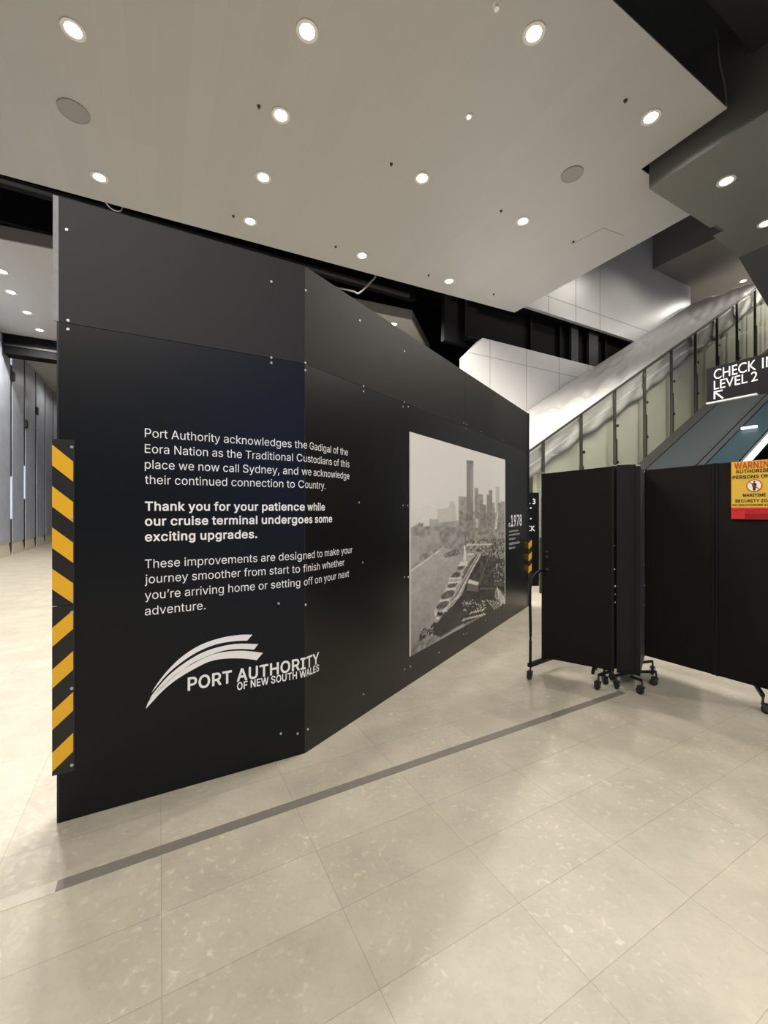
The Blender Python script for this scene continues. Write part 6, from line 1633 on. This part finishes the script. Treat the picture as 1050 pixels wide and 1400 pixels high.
for i, (px, py) in enumerate(cs):
    p = at_z(px, py, 0.0)
    st_ = caster(p.x, p.y, zb_ - 0.012, ang=0.6 + 1.1 * i)
    tgt = {0: at_y(834, 917, 3.56), 1: at_y(838, 914, 3.66), 2: at_y(850, 914, 3.68), 3: at_y(858, 920, 3.52), 4: at_y(862, 924, 3.46), 5: at_y(862, 916, 3.55), 6: at_y(868, 905, 3.75)}[i]
    bar(Vector((st_.x, st_.y, zb_)), Vector((tgt.x, tgt.y, zb_)), 0.020)
# the foot under the left hand leaf and its curved end support
Ye = 3.69
e0 = at_y(725, 911, Ye); e0.z = 0.125
e1 = at_y(768, 890, 3.98); e1.z = 0.125
bar(e0 - (e1 - e0).normalized() * 0.02, e1, 0.034)
pc = at_z(724.5, 930, 0)
caster(e0.x - 0.012, e0.y - 0.012, 0.112, ang=0.8, r=0.034)
e3 = P0.lerp(P1, 0.72)
bar(Vector((e3.x, e3.y, 0.118)) - Vector((0.05, 0.10, 0)), Vector((e3.x, e3.y, 0.118)) + Vector((0.2, 0.33, 0)), 0.024)
caster(e3.x + 0.17, e3.y + 0.30, 0.108, ang=2.0)
b = bmn()
pts = [Vector((e0.x, e0.y, 0.14)), at_y(725.2, 860, Ye), at_y(724.6, 815, Ye), at_y(725.5, 800, Ye + .02), at_y(729, 789, Ye + .05), at_y(735, 782.5, Ye + .10), at_y(741, 779.5, Ye + .14), at_y(750, 778.5, Ye + .18)]
tube(b, bez(pts, 6), 0.0125, 12)
obj('end_support', b, M['frame'], fs, smooth=True)
for py in (754, 761, 778):
    p = at_y(747.5, py, 3.80)
    b = bmn(); disc(b, p, (0, -1, 0), 0.011, 0.012, 14); obj('clip', b, M['caster'], fs)
# foot at the fold on the right
p = at_z(1048, 976, 0)
st_ = caster(p.x, p.y, 0.12, ang=2.4, r=0.032)
bar(Vector((st_.x, st_.y, 0.128)), Vector((st_.x + 0.16, st_.y + 0.26, 0.128)), 0.026)
for k, s in ((1, 2 * wl), (2, 3 * wl)):
    q = R0 + dR * (s - 0.02)
    bar(Vector((q.x, q.y, 0.105)) - Vector((0.18, 0.1, 0)), Vector((q.x, q.y, 0.105)) + Vector((0.18, 0.1, 0)), 0.026)
    caster(q.x - 0.16, q.y - 0.1, 0.1, ang=1.0); caster(q.x + 0.13, q.y + 0.09, 0.1, ang=1.0)

# ------------------------------------------------------------------ WARNING SIGN on the right run
nR = Vector((dR.y, -dR.x, 0))
if nR.dot(Vector((0, 0, 0)) - R0) < 0:
    nR = -nR
Rw = R0 + nR * 0.028
sw0, zw1 = on_plane(1000, 632, Rw, dR)
zw0 = on_plane(997.5, 709.5, Rw, dR)[1]
swc = on_plane(1031.5, 665, Rw, dR)[0]
Wd = 2 * (swc - sw0)
p = Rw + dR * (sw0 + Wd / 2)
t = thing('warning_sign', 'yellow and red warning sign hung on the right hand black screen', 'sign', Vector((p.x, p.y, zw0)))
def FWo(off):
    def f_(s, z):
        q = Rw + dR * (sw0 + s) + nR * off
        return Vector((q.x, q.y, z))
    return f_
zr_ = on_plane(998, 694, Rw, dR)[1]
b = bmn(); c = Rw + dR * (sw0 + Wd / 2); box_xyz(b, (c.x, c.y, (zw0 + zw1) / 2), dR, nR, Zv, Wd, 0.006, zw1 - zw0); obj('board', b, M['sign_yellow'], t)
b = bmn(); put_poly(b, [(0, zw0), (Wd, zw0), (Wd, zr_), (0, zr_)], FWo(0.0042)); flat_obj('red_band', b, M['sign_red'], t)['label'] = 'red lower band'
Hs = zw1 - zr_
def ln(txt, top, bot, x0, x1, bold, m, b):
    put_text(b, txt, x0 * Wd, x1 * Wd, zw1 - bot * Hs, (bot - top) * Hs, FWo(0.0050), bold=bold)
b = bmn(); ln('WARNING', 0.025, 0.16, 0.07, 0.93, 0.02, None, b); flat_obj('heading', b, M['sign_orange'], t)['label'] = 'orange red heading'
b = bmn()
ln('AUTHORISED', 0.185, 0.255, 0.10, 0.90, 0.026, None, b)
ln('PERSONS ONLY', 0.305, 0.375, 0.03, 0.97, 0.026, None, b)
ln('MARITIME', 0.705, 0.765, 0.26, 0.74, 0.026, None, b)
ln('SECURITY ZONE', 0.825, 0.885, 0.09, 0.91, 0.026, None, b)
ln('NO UNAUTHORISED ACCESS', 0.925, 0.965, 0.03, 0.97, 0.02, None, b)
flat_obj('lettering', b, M['ink'], t)
# prohibition symbol
cz = zw1 - 0.535 * Hs; cx = Wd / 2; rx = 0.115 * Hs * 1.15
def circ(r, n=40):
    return [(cx + r * math.cos(2 * math.pi * k / n), cz + r * math.sin(2 * math.pi * k / n)) for k in range(n)]
b = bmn(); put_poly(b, circ(rx), FWo(0.0050)); sy = flat_obj('symbol', b, M['sign_orange'], t); sy['label'] = 'round no entry symbol with a walking figure'
b = bmn(); put_poly(b, circ(rx * 0.86), FWo(0.0054)); flat_obj('disc', b, M['white'], sy)
b = bmn()
put_poly(b, [(cx + 0.14 * rx * math.cos(a), cz + 0.62 * rx + 0.14 * rx * math.sin(a)) for a in [2 * math.pi * k / 16 for k in range(16)]], FWo(0.0058))
put_poly(b, [(cx - 0.27 * rx, cz + 0.42 * rx), (cx + 0.27 * rx, cz + 0.42 * rx), (cx + 0.30 * rx, cz - 0.1 * rx), (cx + 0.17 * rx, cz - 0.12 * rx), (cx + 0.15 * rx, cz - 0.78 * rx), (cx + 0.02 * rx, cz - 0.78 * rx), (cx, cz - 0.2 * rx),
             (cx - 0.04 * rx, cz - 0.78 * rx), (cx - 0.17 * rx, cz - 0.78 * rx), (cx - 0.17 * rx, cz - 0.12 * rx), (cx - 0.30 * rx, cz - 0.1 * rx)], FWo(0.0058))
flat_obj('figure', b, M['ink'], sy)
b = bmn()
a = math.radians(135)
dx, dz = math.cos(a), math.sin(a)
put_poly(b, [(cx + dx * rx * .9 - dz * .07 * rx, cz + dz * rx * .9 + dx * .07 * rx), (cx + dx * rx * .9 + dz * .07 * rx, cz + dz * rx * .9 - dx * .07 * rx),
             (cx - dx * rx * .9 + dz * .07 * rx, cz - dz * rx * .9 - dx * .07 * rx), (cx - dx * rx * .9 - dz * .07 * rx, cz - dz * rx * .9 + dx * .07 * rx)], FWo(0.0062))
flat_obj('slash', b, M['sign_orange'], sy)
# fine print on the red band
b = bmn()
hb = zr_ - zw0
for x0, x1, y0, y1 in ((0.06, 0.25, 0.74, 0.80), (0.30, 0.95, 0.76, 0.84), (0.30, 0.92, 0.60, 0.66)):
    x = x0
    while x < x1:
        wq = min(x1 - x, 0.02 + 0.03 * random.random())
        put_poly(b, [(x * Wd, zw0 + y0 * hb), ((x + wq) * Wd, zw0 + y0 * hb), ((x + wq) * Wd, zw0 + y1 * hb), (x * Wd, zw0 + y1 * hb)], FWo(0.0048))
        x += wq + 0.008
flat_obj('fine_print', b, M['sign_dkred'], t)
b = bmn(); put_poly(b, [(0.30 * Wd, zw0 + 0.03 * hb), (0.97 * Wd, zw0 + 0.03 * hb), (0.97 * Wd, zw0 + 0.5 * hb), (0.30 * Wd, zw0 + 0.5 * hb)], FWo(0.0046))
flat_obj('print_box', b, M['sign_dkred'], t)
